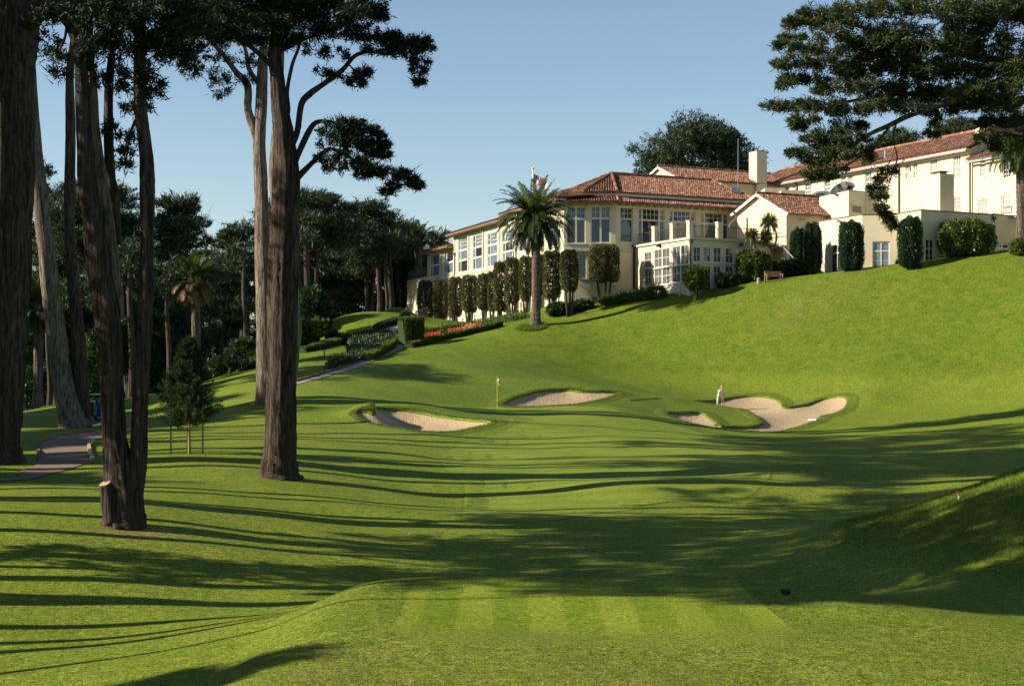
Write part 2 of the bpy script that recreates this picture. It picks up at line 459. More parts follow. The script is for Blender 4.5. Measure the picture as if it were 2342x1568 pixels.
CP = np.array([P(*q) for q in IMG] + [np.array(q, float) for q in WLD])
SC = 40.0
def tps_phi(d2):
    return np.where(d2 > 1e-12, .5 * d2 * np.log(np.maximum(d2, 1e-12)), 0.)
A2 = CP[:, :2] / SC
K = tps_phi(((A2[:, None] - A2[None]) ** 2).sum(-1)) + np.eye(len(A2)) * 2e-5
PM = np.hstack([np.ones((len(A2), 1)), A2])
S = np.block([[K, PM], [PM.T, np.zeros((3, 3))]])
sol = np.linalg.solve(S, np.concatenate([CP[:, 2], np.zeros(3)]))
W_, C_ = sol[:-3], sol[-3:]
BUMPS = [  # (x, y, height, radius x, radius y)
 (*P(838, 945, 95)[:2], .75, 1.3, 1.8), (*P(930, 932, 100)[:2], .35, 3.2, 1.6), (*P(1650, 950, 117)[:2], .16, 2.0, 2.2), (*P(1545, 935, 119)[:2], .2, 1.4, 2.0),
 (*P(1300, 886, 120)[:2], .4, 4.5, 1.5), (*P(1720, 895, 133)[:2], .1, 4.0, 2.0), (*P(1985, 905, 123)[:2], .45, 2.5, 2.5), (6.5, 60, .38, 4.5, 2.4), (11.5, 66, .3, 4, 2.5), (1.5, 50.5, .16, 4.5, 2.0), (-5, 50, .12, 3, 2)]
def sstep(t):
    t = np.clip(t, 0, 1); return t * t * (3 - 2 * t)
def ground_z(X, Y):
    X = np.atleast_1d(np.asarray(X, float)); Y = np.atleast_1d(np.asarray(Y, float))
    xc = np.clip(X, -62, 112); yc = np.clip(Y, -2, 262)
    out = np.empty(X.size)
    x = (xc / SC).ravel(); y = (yc / SC).ravel()
    for i in range(0, x.size, 20000):
        d2 = (x[i:i + 20000, None] - A2[None, :, 0]) ** 2 + (y[i:i + 20000, None] - A2[None, :, 1]) ** 2
        out[i:i + 20000] = tps_phi(d2) @ W_ + C_[0] + C_[1] * x[i:i + 20000] + C_[2] * y[i:i + 20000]
    out = out.reshape(X.shape)
    for bx, by, h, rx, ry in BUMPS:
        out = out + h * np.exp(-((X - bx) / rx) ** 2 - ((Y - by) / ry) ** 2)
    # the tee is a levelled plateau with a rolled edge
    dx = np.maximum(np.maximum(-2.3 - X, X - 4.9), 0); dy = np.maximum(np.maximum(19 - Y, Y - 30.4), 0)
    t = sstep(np.hypot(dx, dy) / 2.2)
    out = -4.1 * (1 - t) + out * t
    # soft undulation of the turf
    out = out + .03 * np.sin(X * .55 + 1.3) * np.sin(Y * .43) + .018 * np.sin(X * 1.3 + Y * .9)
    return out
def gz(x, y): return float(ground_z([x], [y])[0])
def ray(px, py, y0=15., y1=240.):
    "where the sight line through a photo position meets the ground"
    Ys = np.arange(y0, y1, .1)
    Xs = (px - CX) / F * Ys
    below = ground_z(Xs, Ys) >= (HY - py) / F * Ys
    k = int(np.argmax(below)) if below.any() else len(Ys) - 1
    return np.array((Xs[k], Ys[k]))

def closed_curve(pts, per=6):
    p = np.asarray(pts, float); n = len(p); out = []
    for i in range(n):
        p0, p1, p2, p3 = p[i - 1], p[i], p[(i + 1) % n], p[(i + 2) % n]
        for t in np.arange(per) / per:
            out.append(.5 * (2 * p1 + (p2 - p0) * t + (2 * p0 - 5 * p1 + 4 * p2 - p3) * t * t + (3 * p1 - p0 - 3 * p2 + p3) * t ** 3))
    return np.array(out)
def inside(poly, X, Y):
    r = np.zeros(X.shape, bool); n = len(poly); j = n - 1
    for i in range(n):
        xi, yi = poly[i]; xj, yj = poly[j]
        c = ((yi > Y) != (yj > Y)) & (X < (xj - xi) * (Y - yi) / (yj - yi + 1e-12) + xi)
        r ^= c; j = i
    return r
def sdist(poly, X, Y):
    d = np.full(X.shape, 1e9); n = len(poly)
    for i in range(n):
        a = poly[i]; b = poly[(i + 1) % n]; e = b - a
        t = np.clip(((X - a[0]) * e[0] + (Y - a[1]) * e[1]) / (e @ e + 1e-12), 0, 1)
        d = np.minimum(d, np.hypot(X - a[0] - t * e[0], Y - a[1] - t * e[1]))
    return np.where(inside(poly, X, Y), -d, d)

def fill(poly, step):
    "triangulated sheet: outline plus interior grid points"
    x0, y0 = poly.min(0); x1, y1 = poly.max(0)
    gx, gy = np.meshgrid(np.arange(x0, x1, step), np.arange(y0, y1, step))
    gx = gx.ravel(); gy = gy.ravel()
    keep = sdist(poly, gx, gy) < -step * .4
    pts = [Vector(p) for p in poly] + [Vector((a, b)) for a, b in zip(gx[keep], gy[keep])]
    ed = [(i, (i + 1) % len(poly)) for i in range(len(poly))]
    v, e, f, *_ = delaunay_2d_cdt(pts, ed, [], 1, 1e-5)
    return np.array([(q.x, q.y) for q in v]), [list(t) for t in f]

def bunker_pts(px, py, y_front, row_front, y_back, row_back, near=0.):
    f = lambda a, b: near * min(1, max(0, (1680 - a) / 60)) * min(1, max(0, (b - 930) / 12))
    return np.array([P(a, b, y_front + (row_front - b) * (y_back - y_front) / (row_front - row_back) - f(a, b))[:2] for a, b in zip(px, py)])
B_left = [(814.5,958.4),(836,957.6),(858.5,957.4),(853.5,946.4),(861.5,942.4),(909.5,940.4),(959.4,941.4),(1009.4,946.8),(1069.4,954.4),(1126.4,966.8),(1069.4,980.4),(1009.4,987.4),(959.4,989.4),(919.4,984.4),(869.4,975.4),(835.5,965.4)]
B_mid = [(1150,930),(1170,918),(1225,905),(1290,900),(1340,902),(1421,901),(1390,912),(1340,925),(1280,932),(1200,933)]
B_right = [(1583,920),(1605.6,915),(1634.4,910.3),(1663,906),(1704,903.6),(1740,905),(1769,909),(1785.6,915),(1793,924),(1836,922.3),(1879,918),(1920,919.4),(1937,926),(1920,938),(1879,951),(1857.6,963),(1812,975),(1764,983.5),(1704,985),(1656,982),(1610.4,975),(1567,964),(1529,952),(1531,946.3),(1557.6,944),(1601,941.5),(1620,946.3),(1634,956),(1644,968),(1658.5,972.7),(1687,975),(1728,972.7),(1743.6,966.7),(1740,960.7),(1716,948.7),(1692,939),(1668,932),(1639,927),(1610,923)]
BUNK = []
for pts, args, bowl in ((B_left, (86, 989.4, 98, 940.4), .75), (B_mid, (109, 933, 118, 900), .5), (B_right, (105, 985, 129, 905, 5.), .34)):
    a = np.array(pts)
    BUNK.append((closed_curve(bunker_pts(a[:, 0], a[:, 1], *args), 5), bowl))

# ground sheet: fine in view, growing coarser to the horizon
def axis(lo, hi, step, mid=(), far=3000.):
    a = list(np.arange(lo, hi, step)); s = step; x = a[-1]
    while x < far: s = min(s * 1.22, 400); x += s; a.append(x)
    s = step; x = lo; b = []
    while x > -far: s = min(s * 1.22, 400); x -= s; b.append(x)
    return np.array(b[::-1] + a)
gxs = axis(-32, 42, .32)
ys1 = np.concatenate([np.arange(17, 32, .22), np.arange(32, 84, .35), np.arange(84, 134, .28), np.arange(134, 172, .6)])
ys2 = []; s = .6; y = 172.
while y < 3500: ys2.append(y); s *= 1.12; y += s
ys0 = []; s = .3; y = 17.
while y > -400: s *= 1.3; y -= s; ys0.append(y)
gys = np.concatenate([ys0[::-1], ys1, ys2])
GX, GY = np.meshgrid(gxs, gys)
GZ = ground_z(GX.ravel(), GY.ravel()).reshape(GX.shape)
far = sstep((np.maximum(np.abs(GX - 20) - 120, GY - 300)) / 400)
GZ = GZ * (1 - far) + (-6) * far
for poly, bowl in BUNK:
    x0, y0 = poly.min(0) - 1; x1, y1 = poly.max(0) + 1
    m = (GX > x0) & (GX < x1) & (GY > y0) & (GY < y1)
    d = sdist(poly, GX[m], GY[m])
    GZ[m] = np.where(d < .34, GZ[m] - 2.5, GZ[m])
ny, nx = GX.shape
idx = np.arange(nx * ny).reshape(ny, nx)
quads = np.stack([idx[:-1, :-1], idx[:-1, 1:], idx[1:, 1:], idx[1:, :-1]], -1).reshape(-1, 4)
gme = mesh_data('ground', np.stack([GX, GY, GZ], -1).reshape(-1, 3), quads, True)
gme.materials.append(M['ground'])
ground = link(bpy.data.objects.new('ground', gme)); tag(ground, kind='structure')
ca = gme.color_attributes.new('zone', 'FLOAT_COLOR', 'POINT')
lush = sstep((GZ + 1.3) / 1.6) * sstep((GY - 112) / 10) * (GX > -60)
lush = np.maximum(lush, .55 * sstep((GX - 8.2) / 2) * sstep((GY - 30) / 3) * (1 - sstep((GY - 46) / 4)))
dry = sstep(1 - np.hypot((GX - 17) / 7, (GY - 88) / 10)) * .6 + sstep(1 - np.hypot((GX + 9.8) / 2.2, (GY - 41.4) / 1.2)) * 1.3 + sstep(1 - np.hypot((GX + 11) / 7, (GY - 82) / 10)) * .35 + sstep(1 - np.hypot((GX - 27) / 9, (GY - 142) / 5)) * .35
dry = dry + .30 * sstep((25.5 - GY) / 3) * (np.abs(GX) < 30)
coll = .8 * np.exp(-((GX - 4) / 16) ** 2) * sstep((GY - 80) / 15) * (1 - sstep((GY - 128) / 8))
ca.data.foreach_set('color', np.stack([lush, np.clip(dry, 0, 1), coll, np.ones_like(dry)], -1).astype(np.float32).ravel())

def sheet(name, poly, mat, step, lift, kind='structure', parent=None):
    v, f = fill(poly, step)
    z = ground_z(v[:, 0], v[:, 1]) + (lift(v[:, 0], v[:, 1]) if callable(lift) else lift)
    o = obj(name, np.column_stack([v, z]), f, mat, parent, True)
    o.location = o.location
    return tag(o, kind=kind)

GREEN = np.array([ray(*q, 45, 130) for q in [(1221,961.5),(1152,987),(1066,1008.7),(1020,1035),(1008.5,1048.3),(1012,1062.7),(1048,1095),(1062.5,1116.7),(1059,1174),(1080,1187),(1250,1192),(1400,1170),(1560,1150),(1721,1130),(1766,1075),(1778,1046),(1746,1030),(1661,1010),(1601,990),(1521,966),(1426,944)]] + [P(1400,938,108)[:2], P(1290,937,109)[:2], P(1180,937,109)[:2], P(1115,939,107)[:2], P(1125,947,103)[:2], P(1190,953,99.5)[:2]])
GREEN = closed_curve(GREEN, 5)
def offset(poly, d):
    t = np.roll(poly, -1, 0) - np.roll(poly, 1, 0); n = np.column_stack([t[:, 1], -t[:, 0]]); n /= np.linalg.norm(n, axis=1)[:, None] + 1e-9
    area = .5 * np.sum(poly[:, 0] * np.roll(poly[:, 1], -1) - np.roll(poly[:, 0], -1) * poly[:, 1])
    return poly + n * d * (1 if area > 0 else -1)
fr = offset(GREEN, .06)
sheet('collar_shade_line', fr, M['fringe'], .9, .005)  # thin darker strip paints the shadow line of the collar
sheet('putting_green', GREEN, M['green'], .45, .009)
TEE = closed_curve(np.array([(-1.9,22.6),(-1.9,23),(-1.88,29.9),(-1.88,30.2),(-1.6,30.25),(4.1,30.2),(4.3,30.1),(4.32,29.8),(4.45,23),(4.45,22.6),(4.1,22.6),(-1.6,22.6)]), 3)
sheet('tee_turf', TEE, M['tee'], .35, lambda x, y: np.where(y < 23.4, .006 - (23.4 - y) * .05, .006))
APPR = closed_curve(np.array([(.95,33.5),(.98,40),(1.0,46.6),(2.5,47.6),(4.2,47.0),(4.6,42),(4.3,36),(3.6,33.0)]), 4)
sheet('approach_turf', APPR, M['approach'], .6, .008)

# cart paths
PATH1 = [(0,1095),(47,1078),(82,1063),(90,1048),(89,1026),(92,1013.5),(116,1003),(172,992),(215,986),(232,978),(206,967),(195,958),(196,952),(240,950),(262,958),(300,966),(335,970),(348,973),(335,979),(290,988),(236.5,1000.6),(206,1012),(204,1031),(211,1052),(172,1069),(107,1087),(0,1101)]
p1w = [ray(*q, 45, 150) for q in PATH1]
p1w = [np.array((p1w[0][0] - 6, p1w[0][1] - 1))] + p1w + [np.array((p1w[-1][0] - 6, p1w[-1][1] - 1.6))]
PATH1W = closed_curve(np.array(p1w), 4)
tag(sheet('cart_path', PATH1W, M['asphalt'], .6, .03), kind='structure')
PATH2 = [(673,876),(745.6,853),(815,832.5),(867,812),(898,791),(907,776),(890,770),(863,765),(868,757),(890,749),(915,744),(925,751),(903,760),(930,770),(953.5,770),(926,792),(884,813.5),(836,833.5),(763,856),(700,874)]
PATH2W = closed_curve(np.array([ray(*q, 100, 225) for q in PATH2]), 4)
sheet('footpath', PATH2W, M['concrete'], .7, .04)
def kerb(name, pts, mat, w, h):
    b = MB(); p, _ = catmull(np.column_stack([pts, ground_z(pts[:, 0], pts[:, 1])]), np.ones(len(pts)), 5)
    for a, c in zip(p[:-1], p[1:]):
        d = (c - a); d /= np.linalg.norm(d); n = np.array((-d[1], d[0], 0)) * w / 2; a2 = a - d * .01
        dn = np.array((0, 0, -.1)); up = np.array((0, 0, h))
        b.hexa([a2 - n + dn, c - n + dn, c + n + dn, a2 + n + dn, a2 - n + up, c - n + up, c + n + up, a2 + n + up])
    return tag(b.obj(name, mat), kind='structure')
kerb('path_kerb', np.array([ray(*q, 45, 120) for q in [(212,1053),(205,1036),(204,1018),(214,1010)]]), M['stake'], .16, .14)
kerb('path_kerb', np.array([ray(*q, 45, 130) for q in [(88,1050),(88,1030),(92,1013.5),(116,1003),(172,991.5),(213,985.5)]]), M['soil'], .14, .08)
kerb('path_kerb', np.array([ray(*q, 90, 200) for q in [(675,874),(745,852),(800,836),(828,827)]]), M['soil'], .3, .16)
kerb('path_kerb', np.array([ray(*q, 45, 130) for q in [(118,949),(80,948),(52,946)]]), M['concrete'], .5, .05)

def blades(X, Y, h, w, rng, lean=.5, zoff=-.01, Z=None):
    n = len(X); z = (ground_z(X, Y) if Z is None else Z) + zoff
    a = rng.uniform(0, 6.283, n); hh = h * rng.uniform(.5, 1.25, n)
    side = np.column_stack([np.cos(a), np.sin(a), np.zeros(n)]) * (w * .5)
    b = np.column_stack([X, Y, z]); an = rng.uniform(0, 6.283, n); ln = lean * hh * rng.uniform(.2, 1, n)
    tip = b + np.column_stack([np.cos(an) * ln, np.sin(an) * ln, hh])
    V = np.stack([b - side, b + side, tip], 1).reshape(-1, 3)
    return V, np.arange(3 * n).reshape(-1, 3)

# bunkers: sand bowl, rolled turf lip, ragged lip grass
rng = np.random.default_rng(5)
lipV = []; lipF = []; nlip = 0
for poly, bowl in BUNK:
    v, f = fill(offset(poly, .02), .4)
    d = -np.minimum(sdist(poly, v[:, 0], v[:, 1]), 0)
    z = ground_z(v[:, 0], v[:, 1]) - .11 - bowl * (1 - np.exp(-d / 1.3)) + .02 * np.sin(v[:, 0] * 3.1) * np.sin(v[:, 1] * 2.3)
    tag(obj('sand_bunker', np.column_stack([v, z]), f, M['sand'], None, True), kind='structure')
    prof = [(-.04, -.45), (-.02, -.12), (.0, .03), (.10, .075), (.3, .06), (.6, .03), (.95, .012), (1.2, -.08)]
    rings = []
    for s_, dz in prof:
        q = offset(poly, s_)
        rings.append(np.column_stack([q, ground_z(q[:, 0], q[:, 1]) + dz + (rng.normal(0, .012, len(q)) if -.03 < s_ < .2 else 0)]))
    n = len(poly); V = np.concatenate(rings); Fq = []
    for i in range(len(rings) - 1):
        for j in range(n):
            k = (j + 1) % n; Fq.append((i * n + j, i * n + k, (i + 1) * n + k, (i + 1) * n + j))
    tag(obj('bunker_lip', V, Fq, M['fringe'], None, True), kind='structure')
    m = 6500
    i = rng.integers(0, n, m); t = rng.uniform(0, 1, m)[:, None]
    q = poly[i] * (1 - t) + poly[(i + 1) % n] * t
    o1 = offset(poly, 1.0) - poly
    s_ = (rng.uniform(0, 1, m) ** 1.6 * .45)[:, None]
    q = q + (o1[i] * (1 - t) + o1[(i + 1) % n] * t) * s_
    bv, bf = blades(q[:, 0], q[:, 1], .10, .035, rng, .8, .03)
    lipV.append(bv); lipF.append(bf + nlip); nlip += len(bv)
lg = obj('lip_grass', np.concatenate(lipV), np.concatenate(lipF), M['lip_blade'])
tag(lg, 'tufted grass fringing the bunker lips', 'grass', kind='stuff')
# long grass on the bank at the right and around the palm foot
n = 90000
X = rng.uniform(7.5, 20, n); Y = rng.uniform(29, 47, n)
keep = rng.uniform(0, 1, n) < sstep((X - 7.6 - np.abs(Y - 41) * .22) / 2.2)
bv, bf = blades(X[keep], Y[keep], .10, .016, rng, 1.0)
tag(obj('bank_grass', bv, bf, M['rough_blade']), 'long rough grass on the bank at the right', 'grass', kind='stuff')
pc = P(1225, 745, 150)
n = 2600; a = rng.uniform(0, 6.283, n); r = np.sqrt(rng.uniform(0, 1, n))
bv, bf = blades(pc[0] + np.cos(a) * r * 1.5 - .4, pc[1] - .5 + np.sin(a) * r * 1.5, .3, .06, rng, .8)
tag(obj('palm_foot_grass', bv, bf, M['rough_blade']), 'tall grass round the foot of the lawn palm', 'grass', kind='stuff')
# short turf blades close to the viewer
n = 120000
Y = 18.5 + 13 * rng.uniform(0, 1, n) ** 1.3; X = rng.uniform(-.36, .36, n) * Y
bv, bf = blades(X, Y, .016, .012, rng, 2.2, 0)
tag(obj('turf_blades', bv, bf, M['rough_blade']), 'short mown turf in the foreground', 'grass', kind='stuff')
# ------------------------------------------------------------------ buildings
def D1(zx, zy): return ((950 + zx * .29973) * .9368, (380 + zy * .29973) * .9368)      # photo measurements
def D2(zx, zy): return ((1350 + zx * .2551) * .9368, (380 + zy * .2551) * .9368)
def D3(zx, zy): return ((1800 + zx * .2989) * .9368, (260 + zy * .2989) * .9368)

class Wall:
    "vertical plane between two plan points; u runs along it in metres, d is outward"
    def __init__(s, a, b):
        s.a = np.array(a, float); e = np.array(b, float) - s.a; s.L = float(np.linalg.norm(e)); s.e = e / s.L
        s.n = np.array((s.e[1], -s.e[0]))
        if s.n[1] > 0: s.n = -s.n
    def uz(s, px, py):
        m = (px - CX) / F      # X = m Y
        # a + u e : ax + u ex = m (ay + u ey)
        u = (m * s.a[1] - s.a[0]) / (s.e[0] - m * s.e[1])
        Y = s.a[1] + u * s.e[1]
        return float(u), float((HY - py) / F * Y)
    def p(s, u, z, d=0.):
        q = s.a + s.e * u + s.n * d
        return (float(q[0]), float(q[1]), float(z))
    def box(s, b, u0, u1, z0, z1, d0, d1):
        b.hexa([s.p(u0, z0, d1), s.p(u1, z0, d1), s.p(u1, z0, d0), s.p(u0, z0, d0), s.p(u0, z1, d1), s.p(u1, z1, d1), s.p(u1, z1, d0), s.p(u0, z1, d0)])
    def rect(s, c0, c1, fn=None):
        "u0,u1,z0,z1 from two opposite corners measured in the photo"
        if fn: c0 = fn(*c0); c1 = fn(*c1)
        u0, z1 = s.uz(*c0); u1, z0 = s.uz(*c1)
        return min(u0, u1), max(u0, u1), min(z0, z1), max(z0, z1)

def wall_mesh(w, u0, u1, z0, z1, holes, parent, mat, depth=.22, name='wall'):
    b = MB()
    us = sorted({u0, u1, *[h[0] for h in holes], *[h[1] for h in holes]}); us = [u for u in us if u0 <= u <= u1]
    zs = sorted({z0, z1, *[h[2] for h in holes], *[h[3] for h in holes]}); zs = [z for z in zs if z0 <= z <= z1]
    for i in range(len(us) - 1):
        for j in range(len(zs) - 1):
            uc = (us[i] + us[i + 1]) / 2; zc = (zs[j] + zs[j + 1]) / 2
            if any(h[0] < uc < h[1] and h[2] < zc < h[3] for h in holes): continue
            b.poly([w.p(us[i], zs[j]), w.p(us[i + 1], zs[j]), w.p(us[i + 1], zs[j + 1]), w.p(us[i], zs[j + 1])])
    for h in holes:
        a, c, z_, t = h[:4]; D = -depth
        for q in ([(a, z_, 0), (a, z_, D), (a, t, D), (a, t, 0)], [(c, z_, 0), (c, t, 0), (c, t, D), (c, z_, D)], [(a, z_, 0), (c, z_, 0), (c, z_, D), (a, z_, D)], [(a, t, 0), (a, t, D), (c, t, D), (c, t, 0)]):
            b.poly([w.p(*r) for r in q])
    return b.obj(name, mat, parent)

wr = np.random.default_rng(3)
def window(w, r, parent, cols=(1,), rows=(1,), grid=None, glass='glass', fw=.09, bar=.07, mb=.035, rec=.14, name='window', sill=True, trim='trim'):
    """cols / rows: relative sizes of the lights; grid[row][col] = (muntin columns, muntin rows)"""
    u0, u1, z0, z1 = r
    b = MB(); f0, f1 = -rec - .03, -rec + .06
    w.box(b, u0, u0 + fw, z0, z1, f0, f1); w.box(b, u1 - fw, u1, z0, z1, f0, f1)
    w.box(b, u0 + fw, u1 - fw, z1 - fw, z1, f0, f1); w.box(b, u0 + fw, u1 - fw, z0, z0 + fw, f0, f1)
    iu0, iu1, iz0, iz1 = u0 + fw, u1 - fw, z0 + fw, z1 - fw
    ct = np.cumsum([0] + list(cols)) / sum(cols); rt = np.cumsum([0] + list(rows)) / sum(rows)
    if w.e[0] < 0: pass
    cu = iu0 + ct * (iu1 - iu0); rz = iz0 + rt * (iz1 - iz0)
    for c in cu[1:-1]: w.box(b, c - bar / 2, c + bar / 2, iz0, iz1, f0, f1 - .005)
    for k in range(len(cols)):
        for z in rz[1:-1]:
            a = cu[k] + (bar / 2 if k else 0); c = cu[k + 1] - (bar / 2 if k < len(cols) - 1 else 0)
            w.box(b, a, c, z - bar / 2, z + bar / 2, f0, f1 - .01)
    win = b.obj(name, M[trim], parent)
    if sill:
        s = MB(); w.box(s, u0 - .08, u1 + .08, z0 - .1, z0 - .002, -.05, .09); s.obj('sill', M['trim'], win)
    gb = MB(); ng = 0
    for j in range(len(rows)):
        for k in range(len(cols)):
            a = cu[k] + (bar / 2 if k else 0); c = cu[k + 1] - (bar / 2 if k < len(cols) - 1 else 0)
            lo = rz[j] + (bar / 2 if j else 0); hi = rz[j + 1] - (bar / 2 if j < len(rows) - 1 else 0)
            pb = MB(); t = wr.normal(0, .012, 3)
            q = [w.p(a, lo, -rec - .012 + t[0]), w.p(c, lo, -rec - .012 + t[1]), w.p(c, hi, -rec - .012 + t[2]), w.p(a, hi, -rec - .012 + t[0] + t[2] - t[1])]
            q2 = [np.array(x) - np.array((*w.n, 0)) * .012 for x in q]
            pb.hexa([q2[0], q2[1], q[1], q[0], q2[3], q2[2], q[2], q[3]])
            gl = glass if isinstance(glass, str) else glass[wr.integers(0, len(glass))]
            pb.obj('pane', M[gl], win)
            if grid and grid[j][k]:
                gc, gr = grid[j][k]
                for q_ in range(1, gc): u = a + (c - a) * q_ / gc; w.box(gb, u - mb / 2, u + mb / 2, lo, hi, -rec - .005, -rec + .035); ng += 1
                for q_ in range(1, gr): z = lo + (hi - lo) * q_ / gr; w.box(gb, a, c, z - mb / 2, z + mb / 2, -rec - .005, -rec + .03); ng += 1
    if ng: gb.obj('glazing_bar', M[trim], win)
    return win

def tile_plane(parent, quad, cw=.26, cl=.42, slab=.12, ridge=None):
    "sloping clay roof: a slab with barrel tiles; quad[0]->quad[1] is the eave (left to right from outside)"
    Q = [np.array(q, float) for q in quad]
    u = Q[1] - Q[0]; u /= np.linalg.norm(u)
    nrm = np.cross(u, Q[2] - Q[0]); nrm /= np.linalg.norm(nrm)
    if nrm[2] < 0: nrm = -nrm
    v = np.cross(nrm, u)
    if v[2] < 0: v = -v
    pl = np.array([((q - Q[0]) @ u, (q - Q[0]) @ v) for q in Q])
    b = MB(); n = len(Q); lo = [q - nrm * slab for q in Q]
    b.poly(Q); b.poly(lo[::-1])
    for i in range(n): b.poly([Q[i], lo[i], lo[(i + 1) % n], Q[(i + 1) % n]])
    rf = b.obj('roof', M['tile'], parent)
    us = np.arange(pl[:, 0].min(), pl[:, 0].max(), cw); vs = np.arange(pl[:, 1].min() - .1, pl[:, 1].max(), cl)
    U, Vv = np.meshgrid(us + cw / 2, vs); U = U.ravel(); Vv = Vv.ravel()
    k = inside(pl, U, Vv + cl * .5); U = U[k]; Vv = Vv[k]; m = len(U)
    rg = np.random.default_rng(m)
    ang = np.linspace(0, np.pi, 5)
    prof = np.stack([-np.cos(ang) * cw * .40, np.sin(ang) * cw * .36 + .01], 1)
    U = U + rg.normal(0, .012, m); lift = rg.uniform(.02, .055, m)
    low = np.stack([Q[0] + np.outer(U + px_, u) + np.outer(Vv - .04 + rg.normal(0, .01, m), v) + np.outer(pz + lift, nrm) for px_, pz in prof], 1)
    top = np.stack([Q[0] + np.outer(U + px_ * .85, u) + np.outer(Vv + cl, v) + np.outer(np.full(m, pz * .8), nrm) for px_, pz in prof], 1)
    V = np.concatenate([low, top], 1).reshape(-1, 3)
    f1 = np.array([(i, i + 1, i + 6, i + 5) for i in range(4)])
    base = np.arange(m)[:, None, None] * 10
    Fq = (base + f1[None]).reshape(-1, 4)
    cap = [[int(q + 10 * j) for q in (0, 1, 2, 3, 4)] for j in range(m)]
    t = obj('roof_tile', V, Fq, M['tile'], rf)
    tag(t, kind='stuff')
    return rf

def ridge_cap(parent, a, b, r=.14):
    a = np.array(a, float); b = np.array(b, float); L = np.linalg.norm(b - a); n = max(2, int(L / .45)); m = MB()
    for i in range(n):
        p = a + (b - a) * i / n; q = a + (b - a) * (i + 1.08) / n
        V, Fc = tube_np([p, q], [r * 1.12, r * .92], 7, resample=0); m.add(V, Fc)
    return m.obj('ridge_tile', M['tile'], parent)

def pipe(parent, w, px, py0, py1, fn, name='downpipe', r=.07, mat='pipe', d=.12):
    u, z0 = w.uz(*fn(px, py0)); _, z1 = w.uz(*fn(px, py1))
    b = MB(); b.cyl(w.p(u, z1, d), w.p(u, z0, d), r, r, 8); w.box(b, u - .14, u + .14, z0 - .3, z0, .02, .3)
    return b.obj(name, M[mat], parent)

E_R = np.array((.886, .463))        # plan direction along the shaded fronts (to the right and back)
E_L = np.array((-.332, 1.)) / 1.0537    # plan direction along the bright side (back, to the left)

# ---- clubhouse --------------------------------------------------------
CLUB = thing('clubhouse', (8, 160, 6.5), 'cream stucco clubhouse with terracotta hip roof and tall windows behind the lawn palm', 'clubhouse')
LW = Wall((5.32, 160), (5.32 - .332 * 62, 160 + 62))     # u grows away from the viewer
LW.n = -LW.n if LW.n[0] > 0 else LW.n
uA = LW.uz(1284, 600)[0]; uT3 = LW.uz(1182, 600)[0]; uT2 = LW.uz(1040, 600)[0]; uT1 = LW.uz(980, 600)[0]; uEnd = LW.uz(931, 650)[0]
zb = 3.6
# low storey of the wing, cornice, and the tall window rows above
lows = []
for zx0, zx1, zy0, zy1 in ((1065, 1085, 1190, 1300), (1290, 1335, 1165, 1240), (590, 608, 1320, 1370), (690, 705, 1290, 1350), (820, 838, 1290, 1350), (355, 372, 1360, 1420)):
    lows.append(LW.rect((zx0, zy0), (zx1, zy1), D1))
wall_mesh(LW, 0, uEnd, zb, 11.55, lows, CLUB, M['wall'])
for h in lows: window(LW, h, CLUB, (1, 1), (1, 1), glass='glass', trim='trim')
b = MB(); LW.box(b, -.02, uEnd + .1, 11.55, 11.78, -.3, .10); LW.box(b, -.02, uEnd + .05, 11.78, 12.05, -.3, .03); b.obj('cornice', M['stone_trim'], CLUB)
b = MB(); LW.box(b, uT1 + .2, uEnd, 12.05, 12.4, -.28, -.02); b.obj('parapet', M['wall'], CLUB)
def side_row(u0, u1, z0, z1, specs, fn):
    hs = [LW.rect((a, c), (b_, d), fn) for a, b_, c, d in specs]
    wall_mesh(LW, u0, u1, z0, z1, hs, CLUB, M['wall'])
    return hs
# tier one (far), two bays; tier two, four bays; tier three, tall plain lights
t1 = side_row(uT2, uT1, 12.05, 15.35, [(333, 420, 815, 975), (448, 536, 793, 950)], D1)
t2 = side_row(uT3, uT2, 12.05, 16.75, [(562, 655, 675, 937), (680, 775, 650, 915), (800, 895, 632, 893), (922, 1020, 612, 862)], D1)
t3 = side_row(0, uT3, 12.05, 17.2, [(1058, 1145, 578, 768), (1195, 1262, 560, 748), (1292, 1380, 540, 732)], D1)
for h in t1: window(LW, h, CLUB, (.55, 2, .55), (1, .9), [[None, None, None], [None, (1, 1), None]], glass=('glass_sky_tint', 'glass_sky_tint', 'glass'), fw=.12, bar=.22)
for h in t2: window(LW, h, CLUB, (.6, 2.2, .6), (1.1, 1, 1.15), [[None, (1, 1), None], [None, None, None], [(1, 2), (3, 3), (1, 2)]], glass=('glass_sky_tint', 'glass_sky_tint', 'glass'), fw=.12, bar=.2, mb=.05)
for h in t3: window(LW, h, CLUB, (1, 1), (2.2, 1), [[None, None], [(2, 2), (2, 2)]], glass='glass_sky_tint', fw=.14, bar=.16, mb=.05)
for u in list(np.linspace(uT2 - .1, uT3 + .4, 5)) + [uT1 - .12, (uT1 + uT2) / 2]:
    b = MB(); LW.box(b, u - .22, u + .22, 12.08, 15.3 if u > uT2 - .05 else 16.7, .004, .12); b.obj('pilaster', M['stone_trim'], CLUB)
